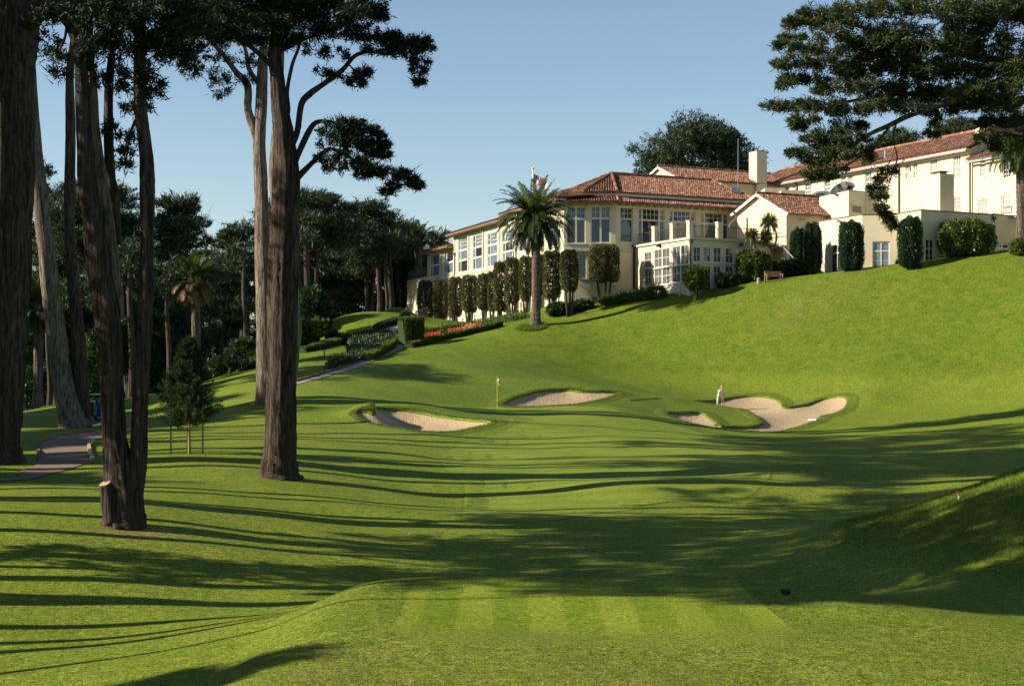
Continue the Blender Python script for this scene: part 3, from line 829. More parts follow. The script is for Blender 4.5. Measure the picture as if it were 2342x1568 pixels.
# eaves and low roofs over the tiers
def low_roof(u0, u1, z, depth, rise, over=.9):
    q = [LW.p(u1, z, over), LW.p(u0, z, over), LW.p(u0, z + rise, -depth), LW.p(u1, z + rise, -depth)]
    tile_plane(CLUB, q, slab=.07)
    b = MB(); LW.box(b, u0, u1, z - .3, z - .03, over - .05, over + .08); b.obj('gutter', M['pipe'], CLUB)
    b = MB()
    for u in np.arange(u0 + .3, u1, .85): LW.box(b, u - .06, u + .06, z - .34, z - .14, .02, over - .07)
    tag(b.obj('rafter_tail', M['stone_trim'], CLUB), kind='stuff')
low_roof(uT2 + .15, uT1 + .9, 15.65, 5.0, .25)
low_roof(uT3 + 3.2, uT2 + .9, 17.0, 5.5, .25)
low_roof(-1.0, uT3 + 3.1, 17.45, 3.0, .4, 1.1)
q = [LW.p(uT3 + 9.5, 18.1, -2.2), LW.p(4.0, 18.1, -2.2), LW.p(6.0, 20.2, -8.5), LW.p(uT3 + 5.0, 20.2, -8.5)]
tile_plane(CLUB, q)
b = MB(); LW.box(b, 3.9, uT3 + 9.4, 17.7, 17.98, -2.6, -2.3); b.obj('fascia', M['trim'], CLUB)
# end terrace railing
b = MB()
for u in np.arange(uT1 + .3, uEnd, .28): b.bar(LW.p(u, 12.4, -.15), LW.p(u, 13.75, -.15), .035)
for z in (12.52, 13.75): b.bar(LW.p(uT1 + .2, z, -.15), LW.p(uEnd, z, -.15), .06)
b.obj('railing', M['metal'], CLUB)
b = MB()
for t in np.arange(0, 8, .28): p = np.array(LW.p(uEnd, 0, -t - .15)); b.bar((p[0], p[1], 12.4), (p[0], p[1], 13.75), .035)
p0 = LW.p(uEnd, 13.75, -.15); p1 = LW.p(uEnd, 13.75, -8); b.bar(p0, p1, .06); b.obj('railing', M['metal'], CLUB)
for zx, y0, y1 in ((1042, 680, 1310), (1390, 600, 1200), (540, 790, 990)): pipe(CLUB, LW, zx, y0, y1, D1)
# core of the wing
b = MB(); c = [LW.p(.3, 0, -.3)[:2], LW.p(uEnd - .05, 0, -.3)[:2], LW.p(uEnd - .05, 0, -13)[:2], LW.p(.3, 0, -13)[:2]]
b.prism(c, zb, 12.0); b.obj('wing_body', M['wall'], CLUB)
b = MB(); c = [LW.p(.3, 0, -.3)[:2], LW.p(uT2, 0, -.3)[:2], LW.p(uT2, 0, -9)[:2], LW.p(.3, 0, -9)[:2]]
b.prism(c, 12.0, 16.6); b.obj('wing_body', M['wall'], CLUB)
b = MB(); c = [LW.p(uT2, 0, -.3)[:2], LW.p(uT1, 0, -.3)[:2], LW.p(uT1, 0, -7)[:2], LW.p(uT2, 0, -7)[:2]]
b.prism(c, 12.0, 15.3); b.obj('wing_body', M['wall'], CLUB)

# octagonal dining room: front facet and right-hand facet
F1 = Wall((5.32, 160), (10.6, 160)); F2 = Wall((10.6, 160), (26.2, 168.15))
h1 = [F1.rect((130, 488), (312, 840), D2), F1.rect((362, 484), (550, 835), D2), F1.rect((245, 942), (320, 1176), D2), F1.rect((368, 942), (436, 1176), D2), F1.rect((362, 1345), (436, 1425), D2)]
wall_mesh(F1, 0, F1.L, 4.6, 17.3, h1, CLUB, M['wall'])
for h in h1[:2]: window(F1, h, CLUB, (1, 1), (2.15, 1), [[None, None], [(2, 2), (2, 2)]], glass='glass', fw=.1, bar=.2, mb=.05)
for h in h1[2:4]: window(F1, h, CLUB, (1,), (1, 1), [[(2, 2)], [(2, 2)]], glass='glass', fw=.1, bar=.1, mb=.06)
def louvre(w, r, parent, mat='zinc', n=7):
    u0, u1, z0, z1 = r; b = MB()
    w.box(b, u0, u0 + .08, z0, z1, -.1, .04); w.box(b, u1 - .08, u1, z0, z1, -.1, .04); w.box(b, u0 + .08, u1 - .08, z1 - .08, z1, -.1, .04); w.box(b, u0 + .08, u1 - .08, z0, z0 + .08, -.1, .04)
    g = b.obj('vent_grille', M['trim'], parent)
    k = MB(); w.box(k, u0 + .081, u1 - .081, z0 + .081, z1 - .081, -.16, -.1); k.obj('vent_back', M['dark'], g)
    for i in range(n):
        s = MB(); z = z0 + .1 + (z1 - z0 - .2) * (i + .5) / n; h = (z1 - z0) / n * .35
        s.hexa([w.p(u0 + .085, z - h, .02), w.p(u1 - .085, z - h, .02), w.p(u1 - .085, z - h + .02, -.09), w.p(u0 + .085, z - h + .02, -.09), w.p(u0 + .085, z - h + .03, .02), w.p(u1 - .085, z - h + .03, .02), w.p(u1 - .085, z + h, -.09), w.p(u0 + .085, z + h, -.09)])
        s.obj('slat', M[mat], g)
louvre(F1, h1[4], CLUB)
h2 = [F2.rect((642, 490), (765, 832), D2), F2.rect((815, 500), (1068, 850), D2), F2.rect((1110, 520), (1366, 835), D2), F2.rect((1408, 538), (1678, 812), D2)]
z_lo = min(h[2] for h in h2[:1])
h2 = [(a, b_, z_lo, d) for a, b_, c, d in h2]
wall_mesh(F2, 0, F2.L, 5.0, 17.3, h2, CLUB, M['wall'])
window(F2, h2[0], CLUB, (1,), (2.1, 1), [[None], [(3, 2)]], glass='glass', fw=.1, bar=.14, mb=.05)
for h in h2[1:]: window(F2, h, CLUB, (.42, 2, .5), (2.1, 1), [[None, None, None], [(1, 2), (4, 2), (1, 2)]], glass=('glass', 'glass_mid'), fw=.1, bar=.18, mb=.05)
b = MB(); F1.box(b, -.02, F1.L + .05, 12.0, 12.25, .003, .13); F2.box(b, .06, 2.2, 12.0, 12.25, .003, .13); b.obj('cornice', M['stone_trim'], CLUB)
b = MB(); b.prism([(5.6, 160.3), (10.5, 160.3), (25.9, 168.4), (22, 176), (6, 180), (1, 176)], 4.6, 17.2); b.obj('dining_body', M['wall'], CLUB)
# skirt roof, fascia and main hip roof
A_ = np.array((10.7, 168, 20.9)); B_ = np.array((22.2, 174.3, 20.9))
o = 1.05
n2 = F2.n
e0 = np.array(LW.p(6, 17.0, o)); e1 = np.array((5.32 - o * .9, 160 - o, 17.0)); e2 = np.array((10.6 + .25, 160 - o - .05, 17.0)); e3 = np.array((*(np.array((26.2, 168.15)) + n2 * o), 17.0))
i0 = np.array((3.6, 167.2, 17.85)); i1 = np.array((7.4, 161.2, 17.75)); i2 = np.array((10.75, 161.0, 17.75)); i3 = np.array((26.0, 169.1, 17.75))
tile_plane(CLUB, [e0, e1, i1, i0]); tile_plane(CLUB, [e1, e2, i2, i1]); tile_plane(CLUB, [e2, e3, i3, i2])
ridge_cap(CLUB, e2 + (0, 0, .08), i2 + (0, 0, .08)); ridge_cap(CLUB, e1 + (0, 0, .08), i1 + (0, 0, .08))
up = np.array((0, 0, .42)); dn = np.array((0, 0, -.25))
b = MB()
for p, q in ((i0, i1), (i1, i2), (i2, i3)):
    off = np.array((.15, .2, 0)); b.hexa([p + dn, q + dn, q + off + dn, p + off + dn, p + up, q + up, q + off + up, p + off + up])
b.obj('fascia', M['trim'], CLUB)
def outw(p, d): return p + np.array((d[0], d[1], .0))
j0 = np.array((4.1, 166.0, 18.05)); j0b = np.array((1.2, 174.0, 18.05)); j1 = np.array((7.25, 160.95, 18.17)); j2 = np.array((10.8, 160.75, 18.17)); j3 = np.array((26.3, 168.95, 18.17))
tile_plane(CLUB, [j1, j2, A_]); tile_plane(CLUB, [j2, j3, B_, A_]); tile_plane(CLUB, [j0, j1, A_]); tile_plane(CLUB, [j0b, j0, A_])
tile_plane(CLUB, [j3, np.array((26.5, 178, 18.1)), B_]); tile_plane(CLUB, [np.array((26.5, 178, 18.1)), j0b, A_, B_])
for p, q in ((j2, A_), (j1, A_), (A_, B_), (j3, B_), (j0, A_)): ridge_cap(CLUB, p + (0, 0, .1), q + (0, 0, .1), .16)
b = MB()
for w, uu in ((F1, np.arange(.3, F1.L, .75)), (F2, np.arange(.4, F2.L, .85))):
    for u in uu: w.box(b, u - .07, u + .07, 16.72, 16.9, .02, .85)
tag(b.obj('rafter_tail', M['stone_trim'], CLUB), kind='stuff')
b = MB()
for p, q in ((e0, e1), (e1, e2), (e2, e3)): b.bar(p + (0, -.05, -.12), q + (0, -.05, -.12), .12, .12)
b.obj('gutter', M['pipe'], CLUB)

# sunroom with roof terrace
SL = Wall((12.6, 161), (17.1, 150.8)); SR = Wall((17.1, 150.8), (24.4, 154.75))
SL.n = np.array((-.915, -.4035))
zs = 12.45
hl = [SL.rect((872, 922), (942, 1074), D2), SL.rect((967, 896), (1117, 1060), D2), SL.rect((1140, 866), (1296, 1034), D2), SL.rect((872, 1086), (942, 1244), D2), SL.rect((967, 1076), (1117, 1228), D2), SL.rect((1140, 1044), (1296, 1204), D2)]
wall_mesh(SL, 0, SL.L, 4.5, zs, hl, CLUB, M['wall'])
for k, h in enumerate(hl): window(SL, h, CLUB, (1,) if k % 3 == 0 else (1, 1), (1,), [[(2, 2)]] if k % 3 == 0 else [[(2, 2), (2, 2)]], glass='glass_mid', fw=.1, bar=.2, mb=.05, rec=.1)
hr = [SR.rect((1340, 866), (1418, 1020), D2), SR.rect((1435, 868), (1516, 1022), D2), SR.rect((1534, 872), (1614, 1026), D2), SR.rect((1648, 878), (1730, 1032), D2), SR.rect((1746, 884), (1830, 1034), D2),
      SR.rect((1340, 1042), (1418, 1190), D2), SR.rect((1534, 1050), (1614, 1196), D2), SR.rect((1648, 1052), (1730, 1198), D2)]
door = SR.rect((1440, 1050), (1520, 1300), D2)
wall_mesh(SR, 0, SR.L, 6.0, zs, hr + [door], CLUB, M['wall'])
for h in hr: window(SR, h, CLUB, (1,), (1,), [[(2, 2)]], glass='glass_mid', fw=.1, mb=.05, rec=.1)
window(SR, door, CLUB, (1,), (1, 1.6), None, glass='glass', fw=.12, name='door', sill=False)
b = MB(); tp = [np.array(SL.p(-.1, 0, .22))[:2], np.array((17.1, 150.8)) + np.array((-.02, -.32)), np.array(SR.p(SR.L, 0, .22))[:2], np.array((27.6, 159.5)), np.array((26, 167.9)), np.array((12.7, 161.05))]
b.prism(tp, zs, zs + .22); b.obj('terrace_slab', M['stone_trim'], CLUB)
b = MB(); b.prism([(12.9, 161.1), (17.15, 151.3), (24.3, 155.2), (27, 160), (25.5, 167.5)], 4.5, zs - .03); b.obj('sunroom_body', M['wall'], CLUB)
def railing(parent, w, u0, u1, z0, d, h=1.15, posts=()):
    b = MB()
    for u in np.arange(u0, u1, .2): b.bar(w.p(u, z0 + .1, d), w.p(u, z0 + h, d), .03)
    for z in (z0 + .12, z0 + h): b.bar(w.p(u0, z, d), w.p(u1, z, d), .055)
    b.obj('railing', M['metal'], parent)
    for u in posts:
        b = MB(); w.box(b, u - .28, u + .28, z0, z0 + 1.55, d - .22, d + .22); w.box(b, u - .33, u + .33, z0 + 1.551, z0 + 1.66, d - .27, d + .27); b.obj('terrace_post', M['wall'], parent)
railing(CLUB, SL, .3, SL.L - .3, zs + .22, -.25, posts=[SL.uz(*D2(955, 760))[0], SL.uz(*D2(1128, 740))[0], SL.L - .35])
railing(CLUB, SR, .6, SR.L, zs + .22, -.25, posts=[SR.uz(*D2(1605, 740))[0]])
for zx, y0, y1 in ((1300, 805, 1300),): pipe(CLUB, SR, zx + 12, y0, y1, D2, mat='metal')
pipe(CLUB, F2, 770, 855, 1270, D2, mat='metal', r=.1)
# floodlights on the sunroom wall
for w, q in ((SL, (1030, 858)), (SR, (1800, 852))):
    u, z = w.uz(*D2(*q)); b = MB(); w.box(b, u - .12, u + .12, z - .12, z + .1, .02, .3); w.box(b, u - .3, u - .14, z - .16, z + .02, .1, .34); b.obj('floodlight', M['black'], CLUB)

# gabled wing
GF = Wall((23.6, 164), (27.7, 158)); GF.n = np.array((-.826, -.564)); GS = Wall((27.7, 158), (27.7 + E_R[0] * 8.2, 158 + E_R[1] * 8.2))
ap_u, ap_z = GF.uz(1735, 443); zl = 16.3; zr = 15.75
b = MB(); b.poly([GF.p(0, 7), GF.p(GF.L, 7), GF.p(GF.L, zr), GF.p(ap_u, ap_z - .25), GF.p(0, zl)]); b.obj('wall', M['wall'], CLUB)
vg = GS.rect((500, 905), (558, 942), D3)
wall_mesh(GS, 0, GS.L, 7, zr, [vg], CLUB, M['wall']); louvre(GS, vg, CLUB, 'stone_trim', 5)
d3 = np.array((*E_R, 0)) * 8.6; up3 = np.array((0, 0, 1.))
gl_, gap, gr_ = np.array(GF.p(-.7, zl - .15, .35)), np.array(GF.p(ap_u, ap_z, .35)), np.array(GF.p(GF.L + .55, zr - .1, .35))
tile_plane(CLUB, [gr_, gr_ + d3, gap + d3, gap]); tile_plane(CLUB, [gl_ + d3, gl_, gap, gap + d3]); ridge_cap(CLUB, gap + .1 * up3, gap + d3 + .1 * up3)
b = MB(); b.bar(gl_ - .14 * up3, gap - .14 * up3, .12, .26); b.bar(gap - .14 * up3, gr_ - .14 * up3, .12, .26); b.obj('bargeboard', M['trim'], CLUB)
b = MB(); b.prism([GF.p(.2, 0, -.3)[:2], GF.p(GF.L - .1, 0, -.3)[:2], GS.p(GS.L, 0, -.3)[:2], GS.p(GS.L, 0, -6)[:2]], 7, 15.6); b.obj('gable_body', M['wall'], CLUB)
b = MB(); pts = [D2(1690, 690), D2(1700, 650), D2(1755, 600), D2(1745, 560), D2(1725, 535)]
tp_ = [P(x, y, 162.6) for x, y in pts]; V, Fc = tube_np(tp_, [.13] * 5, 8, 3); b.add(V, Fc); b.obj('downpipe', M['pipe'], CLUB)
# rear gabled roof and white chimney
g0 = np.array((17.2, 185, 23.9)); dr = np.array((*E_R, 0)); dp = np.array((.463, -.886, 0))
r0 = g0 + dp * 4.7 - up3 * 1.9; l0 = g0 - dp * 4.7 - up3 * 1.9
b = MB(); b.poly([l0 + dr * .3 - up3 * 7, r0 + dr * .3 - up3 * 7, r0 + dr * .3 - up3 * .2, g0 + dr * .3 - up3 * .2, l0 + dr * .3 - up3 * .2]); b.obj('wall', M['wall'], CLUB)
tile_plane(CLUB, [r0, r0 + dr * 16.5, g0 + dr * 16.5, g0]); tile_plane(CLUB, [l0 + dr * 16.5, l0, g0, g0 + dr * 16.5]); ridge_cap(CLUB, g0 + .1 * up3, g0 + dr * 16.5 + .1 * up3)
b = MB(); b.bar(l0 - .15 * up3, g0 - .15 * up3, .12, .25); b.bar(g0 - .15 * up3, r0 - .15 * up3, .12, .25); b.obj('bargeboard', M['trim'], CLUB)
b = MB(); rr = r0 + dr * .4 - dp * .5; b.hexa([rr - up3 * 8, rr + dr * 16 - up3 * 8, rr + dr * 16 - dp * 8 - up3 * 8, rr - dp * 8 - up3 * 8, rr - up3 * .1, rr + dr * 16 - up3 * .1, rr + dr * 16 - dp * 8 - up3 * .1, rr - dp * 8 - up3 * .1]); b.obj('rear_body', M['wall'], CLUB)
CH = Wall(P(1731, 400, 186)[:2], P(1754, 400, 186.4)[:2])
ca_ = np.array(CH.p(0, 0)); cb_ = np.array(CH.p(CH.L, 0)); back = np.array((-.45, .9, 0)) * 1.6
zt = (HY - 345) / F * 186
b = MB(); b.prism([ca_[:2], cb_[:2], (cb_ + back)[:2], (ca_ + back)[:2]], 17, zt); ch = b.obj('chimney', M['wall'], CLUB)
b = MB(); c4 = np.array([ca_[:2], cb_[:2], (cb_ + back)[:2], (ca_ + back)[:2]]); cc = c4.mean(0); b.prism(cc + (c4 - cc) * .7, zt + .002, zt + .12); b.obj('flue', M['dark'], ch)
# stair from the terrace down to the lawn
ST0 = P(1792, 590, 154.0); ST1 = P(1832, 640, 152.6)
ST1[2] = gz(ST1[0], ST1[1]) + .1
b = MB()
for i in range(14):
    p = ST0 + (ST1 - ST0) * i / 13; b.box(p[0] - .2, p[0] + .16, p[1] - .1, p[1] + 1.2, p[2] - .06, p[2])
b.bar(ST0 + (0, -.12, -.15), ST1 + (0, -.12, -.15), .08, .3)
stair = b.obj('stair', M['wall'], CLUB)
b = MB()
for i in range(0, 14):
    p = ST0 + (ST1 - ST0) * i / 13 + np.array((0, -.16, 0)); b.bar(p, p + up3 * 1.0, .035)
b.bar(ST0 + (0, -.16, 1.0), ST1 + (0, -.16, 1.0), .06); b.obj('handrail', M['zinc'], stair)
b = MB(); railp = [GF.p(u, 12.5, .6) for u in np.linspace(2.0, GF.L, 12)]
for p in railp: b.bar(p, np.array(p) + (0, 0, 1.2), .035)
b.bar(np.array(railp[0]) + (0, 0, 1.2), np.array(railp[-1]) + (0, 0, 1.2), .06); b.obj('railing', M['metal'], CLUB)
b = MB(); GF.box(b, 1.5, GF.L + .2, 12.2, 12.45, .02, 1.0); b.obj('terrace_slab', M['stone_trim'], CLUB)

# ---- flat-roofed annexe ----------------------------------------------
ANX = thing('flat_roofed_building', (38, 148, 9), 'low cream flat-roofed building with blue glazed doors and a broad chimney behind the columnar cypresses', 'building')
pA = (30.7, 156.3); pB = (33.4, 149.3); pC = (36.6, 148.5); pD = (37.9, 145.0); pE = (50.2, 151.75)
wa, wb_, wc, wd = Wall(pA, pB), Wall(pB, pC), Wall(pC, pD), Wall(pD, pE)
wa.n = np.array((-.933, -.36)); wc.n = np.array((-.937, -.348)); zt = 14.67
arch = wa.rect((745, 1135), (842, 1390), D3); bl = wb_.rect((1104, 1103), (1246, 1345), D3); n1 = wd.rect((1538, 1082), (1608, 1285), D3); n2_ = wd.rect((2112, 1112), (2222, 1240), D3)
wall_mesh(wa, 0, wa.L, 8, zt, [arch], ANX, M['wall'], .5); wall_mesh(wb_, 0, wb_.L, 8, zt, [bl], ANX, M['wall']); wall_mesh(wc, 0, wc.L, 8, zt, [], ANX, M['wall']); wall_mesh(wd, 0, wd.L, 8, zt, [n1, n2_], ANX, M['wall'])
b = MB(); u0, u1, z0, z1 = arch; mid = (u0 + u1) / 2; rad = (u1 - u0) / 2; spring = z1 - rad * .75
for k in range(8):                                              # spandrels over the arch
    a0, a1 = math.pi * k / 8, math.pi * (k + 1) / 8
    x0, x1 = mid - rad * math.cos(a0), mid - rad * math.cos(a1); y0, y1 = spring + rad * .75 * math.sin(a0), spring + rad * .75 * math.sin(a1)
    for d in (0, -.5): b.poly([wa.p(x0, y0, d), wa.p(x1, y1, d), wa.p(x1, z1 + .01, d), wa.p(x0, z1 + .01, d)])
    b.poly([wa.p(x0, y0, 0), wa.p(x1, y1, 0), wa.p(x1, y1, -.5), wa.p(x0, y0, -.5)])
b.obj('arch', M['wall'], ANX)
window(wa, (u0, u1, z0, spring), ANX, (1, 1), (1,), None, glass='glass', rec=.4, name='door', sill=False)
window(wa, (u0, u1, spring, z1), ANX, (1, 1), (1,), None, glass='glass', rec=.4, name='fanlight', sill=False)
window(wb_, bl, ANX, (1, 1), (2.1, .9), [[(1, 2), (1, 2)], [None, None]], glass='glass_sky_tint', fw=.13, bar=.12, name='glazed_door', sill=False)
window(wd, n1, ANX, (1, 1), (1.6, .9), [[(1, 2), (1, 2)], None and 0 or [(1, 1), (1, 1)]], glass='glass', fw=.1, bar=.1)
window(wd, n2_, ANX, (1, 1), (1, 1, 1), [[(1, 1), (1, 1)]] * 3, glass='glass', fw=.16, bar=.2)
b = MB()
for w in (wa, wb_, wc, wd): w.box(b, 0, w.L, zt, zt + .1, -.35, .06)
b.obj('coping', M['pipe'], ANX)
b = MB(); b.prism([(31.2, 156.3), (33.8, 149.7), (36.9, 148.9), (38.1, 145.6), (50, 152.2), (48, 157), (40, 160)], 8, zt - .25); b.obj('annexe_body', M['wall'], ANX)
ck = P(1660 * .28 + 1686.2, 480, 149.5)
CK = Wall(P(2150, 440, 149)[:2], P(2182, 440, 149.6)[:2]); cz = (HY - 397) / F * 149
k0 = np.array(CK.p(0, 0)); k1 = np.array(CK.p(CK.L, 0)); kb = np.array((-.42, .9, 0)) * 2.2
b = MB(); b.prism([k0[:2], k1[:2], (k1 + kb)[:2], (k0 + kb)[:2]], zt - .2, cz); ck = b.obj('chimney', M['wall'], ANX)
b = MB(); q = np.array([k0[:2], k1[:2], (k1 + kb)[:2], (k0 + kb)[:2]]); qc = q.mean(0); b.prism(qc + (q - qc) * .5, cz + .002, cz + .25); b.prism(qc + (q - qc) * .66, cz + .252, cz + .34); b.obj('chimney_cap', M['pipe'], ck)
pipe(ANX, wd, 2090, 900, 1200, D3, r=.05, mat='metal')
b = MB(); u, z = wd.uz(*D3(2290, 905)); wd.box(b, u - 1.2, u + .6, z - .12, z, .02, .9); b.obj('canopy', M['zinc'], ANX)
b = MB(); b.bar(P(*D3(2085, 875), 149.3), P(*D3(2240, 872), 150.3), .06); b.bar(P(*D3(2240, 872), 150.3), P(*D3(2240, 815), 150.3), .06); b.bar(P(*D3(2240, 815), 150.3), P(*D3(2180, 830), 150.3), .06); b.bar(P(*D3(2085, 875), 149.3), P(*D3(2085, 905), 149.3), .06); b.obj('roof_pipe', M['metal'], ANX)
u, z = wa.uz(*D3(838, 935)); b = MB(); wa.box(b, u - .1, u + .1, z - .1, z + .12, .02, .35); wa.box(b, u + .12, u + .35, z - .2, z + .02, .1, .4); b.obj('security_lamp', M['zinc'], ANX)
# roof plant room
PL = Wall(P(1874, 449, 162)[:2], P(1941, 435, 156)[:2]); PR = Wall(P(1941, 435, 156)[:2], P(2010, 437, 159.2)[:2]); PL.n = np.array((-.8, -.6)); zp = (HY - 436) / F * 156
lv = PR.rect((932, 800), (1018, 878), D3); lv = (lv[0], lv[1], max(lv[2], zt + .15), lv[3])
wall_mesh(PL, 0, PL.L, 13.5, zp, [], ANX, M['wall']); wall_mesh(PR, 0, PR.L, 13.5, zp, [lv], ANX, M['wall']); louvre(PR, lv, ANX, 'stone_trim', 7)
q = [PL.p(0, 0, -.02)[:2], PL.p(PL.L, 0, -.02)[:2], PR.p(PR.L, 0, -.02)[:2], (PL.a + (PR.a + PR.e * PR.L - PL.a - PL.e * PL.L) + 0).tolist()]
b = MB(); b.prism(q, zp + .001, zp + .1); b.obj('coping', M['pipe'], ANX)
b = MB(); qq = np.array(q); qq = qq.mean(0) + (qq - qq.mean(0)) * .9; b.prism(qq, 13.5, zp - .1); b.obj('plant_room_body', M['wall'], ANX)
b = MB()
for s_ in (1038, 1068): u, z = PR.uz(*D3(s_, 875)); u2, z2 = PR.uz(*D3(s_, 695)); b.bar(PR.p(u, z, .2), PR.p(u, zp + .7, .2), .05)
ua = PR.uz(*D3(1038, 700))[0]; ub = PR.uz(*D3(1068, 700))[0]
for z in np.arange(14.8, zp + .6, .35): b.bar(PR.p(ua, z, .2), PR.p(ub, z, .2), .04)
b.obj('ladder', M['zinc'], ANX)
for (zx, zy, r_, tilt) in ((832, 672, .95, -.5), (890, 650, .9, .4)):      # two dish aerials
    c = P(*D3(zx, zy), 158.5); b = MB(); V = []; nr = 12
    ax = Vector((tilt * .5 - .3, -.55, .75)).normalized(); s1 = ax.cross(Vector((0, 0, 1))).normalized(); s2 = ax.cross(s1)
    rings = [(0, -.25), (.5, -.2), (.8, -.1), (1, 0)]
    for rr_, dd in rings:
        for i in range(nr): a = 6.2832 * i / nr; V.append(Vector(c) + (s1 * math.cos(a) + s2 * math.sin(a)) * r_ * rr_ + ax * dd * r_)
    Fq = [(j * nr + i, j * nr + (i + 1) % nr, (j + 1) * nr + (i + 1) % nr, (j + 1) * nr + i) for j in range(3) for i in range(nr)]
    b.add(V, Fq); b.bar(c - np.array((0, 0, .1)), (c[0], c[1] + .2, zp), .12); b.bar(c, Vector(c) + ax * r_ * .9, .05)
    b.obj('dish_aerial', M['dish'], ANX)
b = MB(); c = P(*D3(690, 716), 166); b.cyl(c - np.array((0, 0, .9)), c + np.array((0, 0, .0)), .6, .6, 14); b.cyl(c, c + np.array((0, 0, .3)), 1.15, .5, 14); b.obj('roof_fan', M['zinc'], ANX)
for zx0, zx1, zy0, zy1, Y in ((345, 392, 665, 720, 172), (480, 555, 685, 722, 168)):
    b = MB(); a = P(*D3(zx0, zy1), Y); c = P(*D3(zx1, zy0), Y); b.box(a[0] - 1.6, c[0], a[1], a[1] + 3, a[2] - 3, c[2]); b.obj('roof_box', M['wall'], ANX)

# ---- long upper wing -------------------------------------------------
HOT = thing('long_upper_wing', (40, 172, 12), 'long cream upper wing with sash windows under a terracotta roof at the top right', 'building')
HW = Wall((46.2, 158), (30.2, 192)); HW.n = np.array((-.905, -.425)); ze = 22.2
def hr_(x0, x1, y0, y1): return HW.rect((x0, y0), (x1, y1), D3)
big = [hr_(1762, 1825, 395, 588), hr_(1572, 1635, 430, 622), hr_(1043, 1097, 535, 698), hr_(710, 762, 600, 712), hr_(552, 602, 630, 738), hr_(1770, 1825, 738, 866), hr_(1210, 1258, 590, 690)]
small = [hr_(1368, 1408, 468, 598), hr_(1432, 1472, 457, 586), hr_(848, 885, 570, 640), hr_(905, 943, 558, 672), hr_(393, 428, 655, 704), hr_(450, 484, 645, 690)]
wall_mesh(HW, 0, HW.L + 3, 9, ze, big + small, HOT, M['wall'])
for k, h in enumerate(big): window(HW, h, HOT, (1,), (1, 1), [[(3, 2)], [(3, 2)]], glass='glass_pale' if k in (0, 1, 5, 6) else 'glass_sky_tint', fw=.1, bar=.12, mb=.05)
for h in small: window(HW, h, HOT, (1,), (1, 1), [[(2, 1)], [(2, 1)]], glass='glass_pale', fw=.1, bar=.1, mb=.04)
ov = .7; q0 = HW.p(HW.L + 4, ze + .1, ov); q1 = HW.p(-.3, ze + .1, ov); q2 = HW.p(-.3, 25.1, -6.2); q3 = HW.p(HW.L + 4, 25.1, -6.2)
tile_plane(HOT, [q0, q1, q2, q3], cw=.3, cl=.5); tile_plane(HOT, [HW.p(-.3, ze, -13), HW.p(HW.L + 4, ze, -13), q3, q2], cw=.5, cl=.8)
ridge_cap(HOT, np.array(q3) + (0, 0, .1), np.array(q2) + (0, 0, .1), .2)
b = MB(); HW.box(b, -.3, HW.L + 4, ze - .32, ze - .12, ov - .06, ov + .08); b.obj('gutter', M['zinc'], HOT)
b = MB(); HW.box(b, -.2, HW.L + 3, ze - .5, ze - .02, .003, .18); HW.box(b, -.2, HW.L + 3, ze - .2, ze - .02, .181, ov - .08); b.obj('eave_moulding', M['wall'], HOT)
b = MB(); b.prism([HW.p(.1, 0, -.3)[:2], HW.p(HW.L + 3, 0, -.3)[:2], HW.p(HW.L + 3, 0, -12)[:2], HW.p(.1, 0, -12)[:2]], 9, ze - .05)
b.obj('wing_body', M['wall'], HOT)
b = MB(); b.poly([HW.p(0, 20, -.0), HW.p(0, ze, 0), HW.p(0, 24.95, -6.2), HW.p(0, ze, -12.4), HW.p(0, 20, -12.4)]); b.obj('wall', M['wall'], HOT)
for zx, y0, y1 in ((1326, 462, 870), (1907, 420, 870), (492, 620, 690)): pipe(HOT, HW, zx, y0, y1, D3, r=.09)
# nearer, lower section
H2 = Wall((50.0, 151.2), (46.2, 158.0)); H2 = Wall(HW.p(-11, 0, -.15)[:2], HW.p(0, 0, -.15)[:2]); H2.n = np.array((-.905, -.425)); z2e = 21.0
def h2r(x0, x1, y0, y1): return H2.rect((x0, y0), (x1, y1), D3)
w2 = [h2r(1983, 2028, 432, 572), h2r(2165, 2232, 455, 580), h2r(1966, 2042, 755, 880), h2r(2156, 2234, 725, 880)]
wall_mesh(H2, 0, H2.L, 9, z2e, w2, HOT, M['wall'])
for k, h in enumerate(w2): window(H2, h, HOT, (1,), (1, 1), [[(3, 2)], [(3, 2)]], glass='glass_pale' if k != 1 else 'glass', fw=.1, bar=.12, mb=.05)
tile_plane(HOT, [H2.p(0 - .5, z2e + .1, .7)] and [H2.p(H2.L - .02, z2e + .1, .7), H2.p(-.4, z2e + .1, .7), H2.p(-.4, 23.4, -5.2), H2.p(H2.L - .02, 23.4, -5.2)], cw=.3, cl=.5)
b = MB(); H2.box(b, -.3, H2.L, z2e - .32, z2e - .12, .64, .78); b.obj('gutter', M['zinc'], HOT)
b = MB(); b.prism([H2.p(.1, 0, -.3)[:2], H2.p(H2.L - .05, 0, -.3)[:2], H2.p(H2.L - .05, 0, -10)[:2], H2.p(.1, 0, -10)[:2]], 9, z2e - .05); b.obj('wing_body', M['wall'], HOT)
for zx, zy, s_ in ((1700 - 1190 + 700, 378, .35), (1550, 372, .35)):
    c = P(*D3(zx, zy), 166); b = MB(); b.cyl(c - np.array((0, 0, .6)), c + np.array((0, 0, .3)), .14, .14, 8); b.obj('vent_pipe', M['zinc'], HOT)
c = P(2262, 300, 163); b = MB(); b.box(c[0] - 1, c[0] + .8, c[1], c[1] + 1.5, c[2] - 2, c[2] + .4); b.obj('chimney', M['wall'], HOT)
